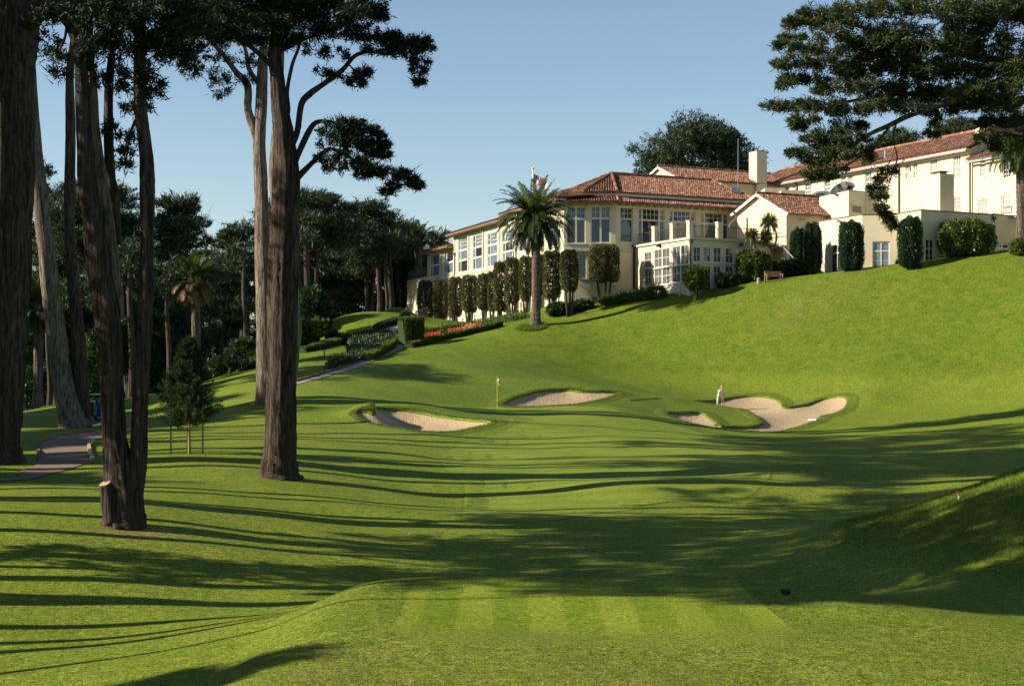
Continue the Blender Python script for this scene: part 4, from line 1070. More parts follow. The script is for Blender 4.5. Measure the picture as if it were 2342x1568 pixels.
c = P(*D3(1110, 405), 172); b = MB(); b.box(c[0] - .5, c[0] + .5, c[1] - .4, c[1] + 1.2, c[2] - .7, c[2] + .25); b.obj('dormer_vent', M['pipe'], HOT)
# ------------------------------------------------------------------ vegetation builders
def unit(v): return v / (np.linalg.norm(v, axis=-1, keepdims=True) + 1e-9)

def tufts(C, D, r, nb, L, W, rng, spread=.8, up=.25):
    "sprays of narrow blades: C centres, D outward directions"
    n = len(C); C = np.repeat(C, nb, 0); D = np.repeat(D, nb, 0)
    r = np.repeat(np.broadcast_to(r, n), nb)[:, None]
    d = unit(D * .7 + rng.normal(0, spread, (n * nb, 3)) + np.array((0, 0, up)))
    b = C + rng.normal(0, .42, (n * nb, 3)) * r
    ln = L * rng.uniform(.55, 1.3, (n * nb, 1)) * (r / r.mean())
    s = unit(np.cross(d, rng.normal(0, 1, (n * nb, 3)))) * W * .5 * rng.uniform(.6, 1.4, (n * nb, 1))
    V = np.stack([b - s, b + s, b + d * ln], 1).reshape(-1, 3)
    return V, len(V) // 3

def pad_points(c, a, b, h, tr, dens, rng, fingers=0):
    n = max(6, int(dens * (a * b + a * h + b * h) / tr ** 2))
    d = unit(rng.normal(0, 1, (n, 3)) * np.array((1, 1, .9)))
    d[:, 2] = np.where(d[:, 2] < -.2, d[:, 2] * .55, d[:, 2])
    rad = rng.uniform(.35, 1.0, (n, 1)) ** .55
    wob = 1 + .22 * np.sin(d[:, :1] * 5 + c[0]) * np.sin(d[:, 1:2] * 4 + c[2]) + rng.normal(0, .08, (n, 1))
    pts = np.array(c) + d * rad * wob * np.array((a, b, h))
    dirs = unit(d * np.array((1, 1, .6)))
    rs = tr * rng.uniform(.6, 1.25, n)
    if fingers:
        A = rng.uniform(0, 6.283, fingers); el = rng.uniform(-.25, .35, fingers)
        fd = np.column_stack([np.cos(A), np.sin(A), el])
        base = np.array(c) + fd * np.array((a, b, h)) * .8
        ln = rng.uniform(.25, .6, fingers) * min(a, b * 1.2)
        for t in np.linspace(0, 1, 5):
            q = base + fd * np.array((1, 1, .7)) * (ln * t)[:, None] + np.array((0, 0, 1)) * (.12 * ln * t * t)[:, None]
            pts = np.vstack([pts, q]); dirs = np.vstack([dirs, unit(fd)]); rs = np.concatenate([rs, np.full(fingers, tr * (1.0 - .72 * t))])
    return pts, dirs, rs

def foliage(name, pads, mat, parent, tr, nb, L, W, seed, dens=1.5, fingers=6, up=.25, spread=.8):
    rng = np.random.default_rng(seed); Ps = []; Ds = []; Rs = []
    for p in pads:
        q, d, r = pad_points(p[:3], p[3], p[4], p[5], tr, dens * (p[6] if len(p) > 6 else 1), rng, fingers if len(p) <= 6 else max(1, fingers // 2))
        Ps.append(q); Ds.append(d); Rs.append(r)
    V, n = tufts(np.vstack(Ps), np.vstack(Ds), np.concatenate(Rs), nb, L, W, rng, spread, up)
    o = obj(name, V, np.arange(3 * n).reshape(-1, 3), mat, parent)
    return o

def ipads(lst, Y, dy=0.):
    "pads measured in the photo: (col, row, half width, half height[, distance offset[, density]])"
    out = []
    for q in lst:
        y = Y + (q[4] if len(q) > 4 else 0.); c = P(q[0], q[1], y); a = q[2] / F * y; h = q[3] / F * y
        out.append((*c, a, max(a * .85, h), h) + ((q[5],) if len(q) > 5 else ()))
    return out

def stem(name, pts, Y, mat, parent, seed, n=18, rough=.07, lobes=8, per=6, flare=None):
    p = [P(q[0], q[1], Y + (q[3] if len(q) > 3 else 0)) for q in pts]; r = [q[2] / F * Y / 2 for q in pts]
    V, Fc = tube_np(p, r, n, per, rough, seed, lobes)
    return obj(name, V, Fc, mat, parent, True)

def limb(name, p, r, mat, parent, seed, n=9, per=5, rough=.06):
    V, Fc = tube_np(p, r, n, per, rough, seed, 4)
    return obj(name, V, Fc, mat, parent, True)

def auto_pads(c, r, z0, z1, n, rng, flat=.28, tops=True, psz=(.34, .56)):
    out = []
    for i in range(n):
        t = (i + .5) / n; z = z0 + (z1 - z0) * t
        k = math.sin(math.pi * min(1, .25 + t * .7)) if tops else math.sin(math.pi * (.1 + .85 * t))
        a = rng.uniform(0, 6.283); d = r * k * math.sqrt(rng.uniform(.05, 1)) * .75
        w = r * rng.uniform(*psz)
        out.append((c[0] + math.cos(a) * d, c[1] + math.sin(a) * d, z + rng.normal(0, .3), w, w * .9, w * rng.uniform(flat * .8, flat * 1.5)))
    return out

def cypress(x, y, h, cr, r, label, seed, name='cypress_tree', mat='far_leaf', bark='bark_far', npads=16, tr=.55, nb=12, L=.6, W=.13, stems=2, group=None, z=None, lean=0., cat='tree', tops=True, flat=.28, tw=.05, dens=1.3, psz=(.34, .56)):
    rng = np.random.default_rng(seed); z0 = (gz(x, y) if z is None else z)
    t = thing(name, (x, y, z0), label, cat, group)
    pads = auto_pads((x + lean * h, y), r, z0 + cr, z0 + h - r * .2, npads, rng, flat, tops, psz)
    k = h * tw * .5
    for s in range(stems):
        a = rng.uniform(0, 6.283); o_ = np.array((math.cos(a), math.sin(a), 0)) * k * (1.0 if stems > 1 else 0)
        top = np.array((x + lean * h, y, z0 + h * .88)) + rng.normal(0, r * .18, 3) * (1, 1, 0)
        b0 = np.array((x, y, z0 - .3)) + o_ * .6
        mid = b0 * .55 + top * .45 + rng.normal(0, .35, 3) * (1, 1, 0) + o_
        limb('trunk', [b0, b0 * .85 + mid * .15 + (0, 0, h * .05), mid, top], [k * 1.25, k * .85, k * .62, k * .15], M[bark], t, seed + s, 12, 5, .08)
    for i in range(0, len(pads), 2):
        p = np.array(pads[i][:3]); zb_ = max(z0 + cr * .55, p[2] - pads[i][3] * 1.1)
        f = min(1, (zb_ - z0) / h); b0 = np.array((x + lean * h * f, y, zb_)); m = b0 * .4 + p * .6 + (0, 0, -.1 * np.linalg.norm(p - b0))
        limb('limb', [b0, m, p], [k * .3, k * .2, k * .07], M[bark], t, seed + i, 6, 3)
    foliage('crown', pads, M[mat], t, tr, nb, L, W, seed + 77, dens)
    return t

# ---- the five near cypresses on the left ------------------------------
tA = thing('cypress_tree', P(-10, 1062, 62), 'giant dark cypress trunk cut by the left edge of the view', 'tree', 'big cypresses on the left')
stem('trunk', [(-8,1068,150),(-8,1040,124),(-8,1000,106),(0,820,112),(10,600,118),(22,335,122),(20,209,112),(22,125,114),(36,0,122),(46,-160,100),(30,-420,60)], 62, M['bark'], tA, 11, 30, .085, 11, 8)
limb('limb', [P(40, 60, 62), P(110, 10, 60), P(200, -60, 58)], [.5, .32, .15], M['bark'], tA, 3)
limb('limb', [P(30, -60, 62), P(-60, -160, 64), P(-180, -220, 66)], [.5, .35, .15], M['bark'], tA, 4)
foliage('crown', ipads([(-40,-120,150,50),(90,-90,120,50),(40,-230,170,60),(-120,-200,140,50),(150,-180,110,50),(20,-360,150,60),(-80,-330,120,50)], 62), M['cypress'], tA, .30, 16, .30, .07, 21, 1.0)

tB = thing('cypress_tree', P(175, 980, 100), 'leaning twin-stemmed cypress beside the cart path, standing in front of the golf cart', 'tree', 'big cypresses on the left')
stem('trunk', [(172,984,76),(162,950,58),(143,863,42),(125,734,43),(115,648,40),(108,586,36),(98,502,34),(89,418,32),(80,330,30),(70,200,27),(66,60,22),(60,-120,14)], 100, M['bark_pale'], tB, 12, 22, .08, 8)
stem('trunk', [(188,982,46),(189,949,38),(184,863,36),(176,734,29),(164,600,26),(159,502,25),(160,400,23),(161,293,22),(160,167,18),(172,60,14),(176,-100,8)], 100.6, M['bark'], tB, 13, 18, .07, 6)
foliage('crown', ipads([(110,30,45,25),(80,-40,80,35),(170,0,70,30),(140,-90,110,40),(60,-150,110,40),(200,-130,90,40),(110,-230,120,40),(100,120,20,26,0,.5)], 100), M['cypress'], tB, .34, 16, .30, .075, 22, 1.3)

tC = thing('cypress_tree', P(281, 1203, 42), 'dark many-stemmed cypress with a sawn stub low on its trunk, nearest to the viewer', 'tree', 'big cypresses on the left')
stem('trunk', [(284,1208,92),(284,1180,86),(280,1130,82),(270,1075,62),(262,1000,48),(257,906,46),(245,734,54),(232,650,52),(222,586,50),(210,500,42),(199,418,38),(189,251,32),(186,125,29),(196,20,24),(200,-150,16)], 42, M['bark'], tC, 14, 26, .10, 9, 7)
stem('trunk', [(300,1190,50),(306,1130,46),(316,1056,40),(321,906,36),(332,734,34),(336,586,29),(337,439,33),(335,355,29),(322,251,29),(320,167,28),(322,60,24),(330,-150,15)], 42, M['bark'], tC, 15, 18, .08, 6, 7)
stem('trunk', [(262,730,40),(264,690,36),(255,586,28),(245,500,28),(232,418,29),(222,350,27),(215,293,24),(212,209,20),(205,125,18),(204,0,14)], 42.3, M['bark_pale'], tC, 16, 16, .07, 6)
stem('trunk', [(266,560,24),(262,470,24),(254,420,24),(249,330,22),(249,209,20),(256,120,15),(262,0,10)], 42.8, M['bark'], tC, 17, 14, .07, 5)
stem('stub', [(256,1198,34),(250,1160,34),(246,1130,32),(242,1108,30)], 41.7, M['bark'], tC, 18, 14, .05, 4)
V, Fc = tube_np([P(242, 1108, 41.7), P(240, 1104, 41.68)], [.17, .165], 14, resample=0); obj('sawn_face', V, Fc, M['cut_wood'], tC)
for q, r0 in (([(190,140),(160,60),(120,30),(80,20)], .16), ([(320,120),(380,60),(450,20)], .16), ([(322,90),(290,30),(250,-20)], .14), ([(190,60),(230,0),(300,-50)], .14), ([(158,-20),(150,80),(128,130)], .06), ([(330,200),(350,205),(372,222)], .05), ([(318,260),(300,300),(292,350)], .05), ([(330,-60),(420,-120),(520,-150)], .15), ([(198,-60),(110,-120),(30,-160)], .15)):
    limb('limb', [P(a, c, 42) for a, c in q], np.linspace(r0, r0 * .3, len(q)), M['bark'], tC, int(q[0][0]))
padsC = [(125,40,40,28),(112,92,22,28,.4,.6),(128,130,24,20,-.3,.7),(140,165,18,16,.2,.6),(190,25,60,35),(270,30,80,38),(360,30,85,40),(440,50,60,34,.6),(300,100,70,40),(370,110,60,34),(410,130,40,22,.3,.6),(440,150,28,18,.3,.4),(240,120,34,50,.5,.7),(322,165,44,34),(300,190,26,30,.2,.7),(345,190,30,22),(352,215,26,12,0,.7),(262,190,22,40,.4,.5),(228,170,16,50,.4,.5),(300,250,16,30,.2,.45),(292,310,20,26,0,.6),(298,345,22,18,0,.7),(284,375,16,16,0,.6),(258,300,14,30,.3,.35),(330,240,14,30,.2,.5)]
padsC += [(150,-50,110,45),(320,-60,130,50),(450,-60,110,40),(60,-110,110,45),(230,-140,140,50),(400,-160,140,50),(540,-140,90,36),(140,-230,120,45),(330,-250,140,50),(260,-340,140,50),(480,-240,90,40)]
rz = np.random.default_rng(81)
padsC += [(rz.uniform(190, 470), rz.uniform(-30, 105), rz.uniform(28, 50), rz.uniform(14, 26), rz.uniform(-1.5, 1.5), .9) for i in range(26)]
foliage('crown', ipads(padsC, 42), M['cypress'], tC, .19, 18, .17, .040, 23, 1.35)

tD = thing('cypress_tree', P(640, 1094, 58), 'tall forked cypress with long level limbs, foremost of the pair at the green', 'tree', 'big cypresses on the left')
stem('trunk', [(640,1098,96),(639,1080,80),(640,1040,70),(642,1000,66),(643,900,64),(645,800,64),(648,600,66),(655,430,58),(651,330,46),(641,250,36),(633,170,30),(627,110,26),(640,40,20),(655,-80,14),(650,-200,8)], 58, M['bark'], tD, 31, 28, .085, 10, 8)
for q in ([(668,330,14),(680,300,14),(689,239,14),(707,216,15),(737,194,12),(782,161,11),(812,128,9),(848,118,8),(886,125,5),(940,118,3)], [(672,375,16),(683,350,14),(704,305,13),(722,281,10),(752,278,7),(790,290,4)], [(670,425,18),(682,405,16),(707,379,13),(743,346,11),(767,343,8),(812,367,6),(857,385,5),(920,405,3)],
          [(656,270,11),(660,250,9),(657,209,9),(668,150,8),(683,110,7),(700,50,5)], [(630,125,10),(671,101,9),(695,90,8),(770,68,5)], [(630,160,14),(610,140,12),(570,105,10),(520,80,7),(470,60,4)], [(780,162,6),(800,150,4),(815,175,3),(825,190,2)], [(768,345,5),(776,365,4),(775,395,3)], [(640,60,14),(700,10,10),(780,-10,7),(850,10,4)]):
    stem('limb', q, 58, M['bark'], tD, int(q[-1][0]), 10, .07, 4, 5)
padsD = [(560,18,90,34),(650,28,80,34),(730,22,80,30),(800,12,70,16),(838,24,44,9),(868,38,20,5),(700,70,80,28),(780,72,70,22),(850,84,60,14),(905,92,45,12),(950,98,32,8),(968,112,22,8),(930,118,45,12),(962,140,20,7),(955,165,16,14,0,.6),(962,188,10,9,0,.6),(880,112,40,9),(620,95,60,22),(560,85,60,24),(500,70,60,30),(440,60,60,30),(720,112,34,14,0,.5),(770,128,30,22,0,.35),(740,170,24,22,0,.28),(800,178,26,10,0,.4),(816,190,18,8,0,.4),(830,166,14,5),
         (790,282,40,8),(815,296,46,12),(775,305,45,16),(840,310,34,8),(800,325,40,14),(765,325,34,16,0,.7),(850,335,30,7),(870,330,18,4),(830,350,34,10,0,.7),(870,355,20,5),(790,360,36,12,0,.5),(750,362,24,7,0,.5),(770,385,24,12,0,.4),(815,375,28,10,0,.6),(850,388,36,12),(895,398,34,10),(930,408,24,10),(950,424,14,12),(900,425,12,12,0,.5),(885,440,8,9,0,.5),(832,400,16,9,0,.5)]
padsD += [(560,-50,100,36),(690,-60,120,40),(810,-60,90,26),(620,-150,130,45),(760,-150,110,40),(500,-140,100,40),(650,-250,120,45),(780,-240,90,34)]
padsD += [(rz.uniform(440, 850), rz.uniform(-30, 62), rz.uniform(26, 48), rz.uniform(9, 18), rz.uniform(-2, 2), .9) for i in range(30)]
foliage('crown', ipads(padsD, 58), M['cypress'], tD, .21, 18, .185, .045, 32, 1.25, 10)

tE = thing('cypress_tree', P(632, 920, 100), 'sunlit pale-barked cypress just behind the forked one, by the left bunker', 'tree', 'big cypresses on the left')
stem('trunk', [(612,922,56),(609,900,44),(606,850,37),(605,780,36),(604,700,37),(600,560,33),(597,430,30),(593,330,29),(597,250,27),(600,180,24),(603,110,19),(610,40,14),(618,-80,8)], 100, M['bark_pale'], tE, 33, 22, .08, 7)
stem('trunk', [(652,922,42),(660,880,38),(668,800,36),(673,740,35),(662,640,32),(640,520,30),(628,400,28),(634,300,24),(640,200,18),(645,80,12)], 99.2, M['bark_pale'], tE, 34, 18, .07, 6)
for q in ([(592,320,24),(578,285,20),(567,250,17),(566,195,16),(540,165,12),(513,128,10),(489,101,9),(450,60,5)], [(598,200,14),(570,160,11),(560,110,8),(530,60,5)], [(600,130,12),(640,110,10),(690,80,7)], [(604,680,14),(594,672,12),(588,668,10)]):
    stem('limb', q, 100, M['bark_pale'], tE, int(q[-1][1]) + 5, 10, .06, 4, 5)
foliage('crown', ipads([(470,90,50,24),(420,110,45,26),(390,140,34,24,0,.7),(440,165,24,22,0,.6),(500,130,34,28,0,.6),(490,185,16,34,0,.5),(510,215,22,18,0,.6),(530,180,18,22,0,.45),(575,190,14,24,0,.4),(560,140,30,20,0,.5),(520,60,60,24),(420,60,60,34),(380,100,34,30),(600,40,70,24),(540,10,80,24),(460,10,90,30),(380,20,80,34),(640,-20,70,24),(480,-60,110,34),(580,-90,90,34),(380,-70,90,34),(500,-140,90,34)], 100), M['cypress'], tE, .32, 18, .28, .07, 35, 1.5, 6)

# ---- sunlit cypress hanging in from the right -------------------------
zR = gz(18.6, 50)
tR = thing('cypress_tree', (18.6, 50, zR), 'sunlit cypress boughs hanging in from the top right, in front of the long wing', 'tree')
limb('trunk', [(18.9, 50.2, zR - .4), (18.7, 50, zR + 2), (18.4, 50, zR + 7), (18.0, 50, 10.5), (17.2, 50, 15), (16.5, 50, 20)], [1.2, .85, .7, .6, .4, .12], M['bark'], tR, 41, 20, 7, .08)
for q, Yr in (([(2480,140,42),(2340,170,30),(2250,205,22),(2150,240,15),(2081,264,12),(2040,284,11),(1987,308,9),(1955,332,4)], 49), ([(2480,60,50),(2342,32,36),(2285,8,30),(2200,-40,22),(2050,-60,12)], 48.5), ([(2470,120,40),(2300,140,22),(2150,110,14),(2000,70,9),(1880,40,5)], 50.5), ([(2470,190,36),(2330,230,20),(2200,220,14),(2050,215,9),(1900,238,5),(1790,240,2)], 51),
             ([(2470,210,34),(2380,280,22),(2300,300,12),(2260,290,5)], 48), ([(2040,284,5),(2000,330,4),(1950,370,4),(1890,400,2)], 49), ([(2050,280,4),(2042,320,3),(2052,360,3),(2040,400,3),(2030,430,2)], 49), ([(2342,310,10),(2300,300,6),(2270,285,3)], 47.5), ([(2300,140,14),(2200,160,9),(2050,150,6),(1870,150,3)], 49.5)):
    stem('limb', q, Yr, M['bark_pale'] if q[0][2] == 42 else M['bark'], tR, int(q[-1][0]), 12, .06, 4, 6)
padsR = [(1868,22,34,14),(1846,34,34,8),(1818,52,22,5),(1840,62,40,10),(1812,86,26,8),(1800,104,26,6),(1835,112,40,12),(1800,148,28,4),(1830,150,44,10),(1815,178,26,6),(1800,194,18,4),(1850,190,44,9),(1775,238,34,4),(1830,240,52,9),(1870,246,46,12),(1840,274,30,8),(1826,290,14,5),
         (1900,50,46,26),(1960,36,54,26),(2040,22,60,24),(2130,20,70,28),(2230,24,80,34),(2310,40,60,40),(1900,110,50,22),(1975,90,56,22),(2060,80,64,26),(2150,86,64,26),(2245,100,70,32),(2325,120,40,40),(1910,155,56,16),(1990,150,60,22),(2080,145,60,24),(2170,155,64,26),(2260,175,64,32),(2325,200,36,40),(1920,200,56,16),(2000,205,60,20),(2090,212,60,20),(2180,215,60,22),(2262,235,54,28),(1940,248,50,14),(2010,252,44,14),(2080,246,44,10),(2150,246,34,10),
         (2300,270,50,34),(2330,320,30,40),(2270,285,30,18),(2260,315,22,12),(2300,335,34,14),(1890,300,40,16),(1940,290,44,14),(1860,318,24,8),(1900,335,44,16),(1950,325,36,14),(1830,352,30,5),(1870,352,40,9),(1920,360,40,14),(1860,372,34,7),(1890,385,36,10),(1850,398,24,6),(1880,408,34,5),(1985,365,14,20,0,.8),(1975,345,20,14),(1960,350,18,10),
         (2035,392,16,8,0,.7),(2022,410,18,10,0,.7),(2008,432,16,11,0,.8),(2012,452,14,9,0,.8),(2004,444,16,6,0,.8),(2018,474,11,9,0,.8),(2024,488,10,7,0,.8),(2034,504,9,7,0,.8),(2042,516,6,6,0,.8),(2137,280,9,26,0,.8),(2132,306,16,6,0,.8)]
padsR += [(1980,-40,100,34),(2120,-50,110,40),(2260,-60,110,40),(2400,20,90,60),(2420,160,90,60),(2430,280,80,50),(2560,60,120,60),(2560,220,120,60),(2400,-120,140,50),(2550,-150,120,50),(2250,-160,130,40)]
rg_ = np.random.default_rng(8)
padsR = [(q[0] + rg_.uniform(-8, 8) * (q[2] > 30), q[1] + rg_.uniform(-9, 9) * (q[2] > 30), q[2], q[3] * (1.25 if q[2] > 30 else 1), rg_.uniform(-1.6, 1.6)) + tuple(q[5:6]) for q in padsR]
for i in range(70):
    px_, py_ = rg_.uniform(1850, 2340), rg_.uniform(0, 250)
    if px_ < 1880 + abs(py_ - 120) * .3: continue
    padsR.append((px_, py_, rg_.uniform(22, 40), rg_.uniform(12, 22), rg_.uniform(-2, 2), .8))
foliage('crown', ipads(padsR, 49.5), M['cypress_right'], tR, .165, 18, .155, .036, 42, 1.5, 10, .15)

# ---- trees left of the view whose shadows lie across the grass ----------
offs = [(-22.5,25.6,16.5,14.5,1.2,1,.022),(-24,27.2,18,13.5,2.2,1,.028),(-28,20.4,13,10.3,1.5,1,.03),(-22,28.8,17.5,12,2.8,1,.03),(-20.5,32.2,17,9.5,3.0,1,.05),(-20.5,36.4,12,4.5,2.4,1,.03),(-22,46.5,19,10,3.4,1,.03),(-26,45.5,20,12,3.4,1,.05),(-25,52,23,15,3.6,1,.03),(-24,30.2,24,15,3.4,1,.025),(-25,33.8,25,14.0,4.4,1,.035),(-23.5,34.6,24,14.5,3.8,1,.03),(-26,44.5,26,14.5,4.6,1,.035),(-27,49.5,27,17.5,4.2,1,.03),(-31,70,33,22,5,1,.03),(-30,60.5,31,20,5,1,.03),
        (-27,59,26,17,4.6,1,.03),(-30,64,27,17,4.6,1,.035),(-29,70,28,19,4.4,2,.035),(-33,76,29,20,4.8,1,.03),(-34,82,32,22,5.4,1,.03),(-36,88,34,24.5,4.8,1,.035),(-46,116,24,15,5.5,1,.04),(-50,122,26,17.5,6,2,.035),(-23,36.3,17,8.6,4.2,1,.045),(-24.5,39.4,18,9.2,4.4,1,.03),(-24,42.0,17.5,9.5,3.8,1,.04),(-28,66,30,17.5,5,1,.03),(-31,79,33,21,5.2,1,.03)]
ring = [(27,24,17,5,5,1,.05),(31,38,19,6,5.5,1,.05),(36,55,20,6,6,1,.05),(30,10,18,5,5.5,1,.05),(20,-8,20,5,6,1,.05),(6,-16,21,6,6,1,.05),(-8,-14,20,6,6,1,.05),(-20,-4,20,7,5.5,1,.05)]  # unseen trees added to block sky light and deepen the shade
for i in range(15):  # unseen tree wall added to shut out the bright low sky
    cypress(-72 + (i % 3) * 4, -22 + i * 10.5, 23 + (i * 7) % 5, 3, 7, 'added unseen cypress far left of the course, blocking the bright low sky', 1200 + i, mat='far_leaf', npads=14, tr=1.0, nb=12, L=1.1, W=.5, group='added tree wall out of view on the left', stems=1, dens=1.2, flat=.6, tops=False)
for i, (x, y, h, cr, r, st, tw) in enumerate(ring):
    cypress(x, y, h, cr, r, 'added unseen cypress right of or behind the tee, blocking sky light', 380 + i, mat='cypress', bark='bark', npads=16, tr=.6, nb=12, L=.6, W=.2, group='added sky-blocking cypresses round the tee', tw=tw, dens=1.1, flat=.5, tops=False)
for i, (x, y, h, cr, r, st, tw) in enumerate(offs):
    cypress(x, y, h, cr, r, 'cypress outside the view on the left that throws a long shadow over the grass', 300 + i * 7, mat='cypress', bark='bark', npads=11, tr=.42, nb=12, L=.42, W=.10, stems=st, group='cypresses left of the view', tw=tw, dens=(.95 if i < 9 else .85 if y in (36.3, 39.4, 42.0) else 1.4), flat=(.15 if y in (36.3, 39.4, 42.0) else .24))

# ---- far trees ----------------------------------------------------------
def fartree(px, py, halfw, Y, label, seed, crown_row, group, name='cypress_tree', **kw):
    x = (px - CX) / F * Y; z0 = gz(x, Y); h = (HY - py) / F * Y - z0; r = halfw / F * Y * 1.1; cr = max(.5, (HY - crown_row) / F * Y - z0)
    return cypress(x, Y, h, cr, r, label, seed, name=name, group=group, **{**kw, 'npads': int(kw.get('npads', 16) * 1.35)})
G1 = 'dark cypresses behind the cart path'; G2 = 'cypresses behind the left end of the clubhouse'
fartree(40, 328, 90, 170, 'dark far cypress showing just right of the giant left trunk', 401, 560, G1, npads=18)
fartree(215, 402, 130, 165, 'broad flat-topped far cypress behind the many-stemmed tree', 402, 620, G1, npads=24)
fartree(405, 448, 88, 168, 'flat-topped far cypress standing against the sky left of the twin trunks', 403, 660, G1, npads=22)
fartree(300, 470, 90, 185, 'dense far cypress between the many-stemmed tree and the date palm', 404, 760, G1, npads=20)
fartree(120, 520, 90, 190, 'low dark far cypress behind the leaning twin-stemmed tree', 405, 800, G1, npads=18)
fartree(555, 500, 75, 200, 'far cypress with a stepped outline left of the tall pale trunk', 406, 700, G2, npads=20)
fartree(510, 590, 50, 190, 'small dark far tree right of the dry-skirted palm', 407, 780, G2, npads=14)
fartree(712, 425, 110, 205, 'largest far cypress, its bare trunks showing right of the tall forked tree', 408, 560, G2, npads=26, stems=3, tw=.04)
fartree(640, 470, 80, 220, 'far cypress half hidden behind the tall forked tree', 409, 660, G2, npads=16)
fartree(845, 452, 82, 218, 'rounded far cypress left of the clubhouse terrace', 410, 620, G2, npads=24, stems=3, tw=.04, flat=.4)
fartree(930, 500, 60, 228, 'dark far cypress touching the left end of the clubhouse', 411, 640, G2, npads=18, flat=.4)
fartree(790, 560, 80, 225, 'low olive-green far tree in front of the rounded cypress', 412, 690, G2, npads=16, mat='far_leaf_warm', flat=.5)
fartree(1600, 262, 150, 235, 'broad rounded pine rising behind the clubhouse roof and white chimney', 420, 420, None, name='pine_tree', mat='pine_leaf', npads=38, flat=.6, psz=(.18, .32), stems=3, tw=.03, tr=.6, L=.5, W=.16, dens=1.3)
fartree(2055, 290, 55, 240, 'small spreading cypress peeping over the ridge of the long wing', 421, 345, None, npads=14)
fartree(2190, 265, 60, 240, 'dark cypress top behind the right end of the long wing roof', 422, 330, None, npads=14)
rng = np.random.default_rng(50)
NTH = ['first', 'second', 'third', 'fourth', 'fifth', 'sixth', 'seventh', 'eighth', 'ninth', 'tenth', 'eleventh', 'twelfth', 'thirteenth', 'fourteenth', 'fifteenth']
ug = 'understorey trees under the far cypresses'
for i in range(30):
    px = -60 + i * 27 + rng.uniform(-12, 12); Y = rng.uniform(150, 185) if i % 2 else rng.uniform(188, 240)
    top = rng.uniform(600, 720) if i % 2 else rng.uniform(560, 680)
    if 500 < px: top = rng.uniform(560, 640); Y = rng.uniform(215, 250)
    fartree(px, top, rng.uniform(38, 62), Y, 'shadowy bushy tree under the far cypresses, %s from the left in the %s row' % (NTH[i // 2], 'nearer' if i % 2 else 'farther'), 500 + i, 850, ug, name='understorey_tree', mat=('far_leaf', 'far_leaf_warm')[i % 3 == 1], npads=12, flat=.6, stems=1, tr=.7, nb=12, L=.7, W=.2, tops=False, dens=1.2)
for i in range(9):
    px = 690 + i * 38 + rng.uniform(-8, 8); Y = rng.uniform(226, 255)
    fartree(px, rng.uniform(500, 590), rng.uniform(40, 58), Y, 'dark bushy tree in the gap left of the clubhouse, %s from the tall forked tree' % NTH[i], 560 + i, 740, ug, name='understorey_tree', mat='far_leaf', npads=12, flat=.6, stems=1, tr=.7, nb=12, L=.7, W=.2, tops=False, dens=1.2)
# bare pole trunks among them
for i, (px, top, base, w, Y) in enumerate([(684, 600, 700, 11, 196), (703, 560, 690, 16, 198), (868, 600, 705, 14, 212), (884, 610, 705, 9, 211), (893, 600, 703, 14, 213), (560, 640, 820, 10, 160), (385, 690, 870, 12, 150), (300, 650, 900, 15, 140), (245, 690, 900, 10, 150), (112, 760, 925, 12, 140), (128, 740, 925, 14, 142)]):
    x = (px - CX) / F * Y; zz = gz(x, Y); t = thing('bare_trunk', (x, Y, zz), ('slim bare trunk just right of the tall forked tree', 'thicker bare trunk just right of the tall forked tree', 'leftmost of three bare trunks left of the clubhouse terrace', 'middle of three bare trunks left of the clubhouse terrace', 'rightmost of three bare trunks left of the clubhouse terrace', 'slim bare trunk left of the twin trunks', 'bare trunk left of the dry-skirted palm', 'bare trunk between the many-stemmed cypress stems', 'slim bare trunk behind the many-stemmed cypress', 'bare trunk right of the shaded left palm', 'pale bare trunk left of the leaning twin-stemmed tree')[i], 'tree', 'bare trunks under the far cypresses')
    zt_ = (HY - top) / F * Y; r = w / F * Y / 2
    limb('trunk', [(x, Y, zz - .3), (x + .1, Y, zz + (zt_ - zz) * .4), (x - .15, Y, zt_), (x + .3, Y, zt_ + 3)], [r * 1.3, r, r * .8, r * .4], M['bark_far'], t, 600 + i, 10)
    foliage('crown', [(x + .3, Y, zt_ + 3, 2.2, 2.2, 1.0), (x - 1.2, Y, zt_ + 1.5, 1.6, 1.6, .7)], M['far_leaf'], t, .6, 10, .6, .15, 610 + i)
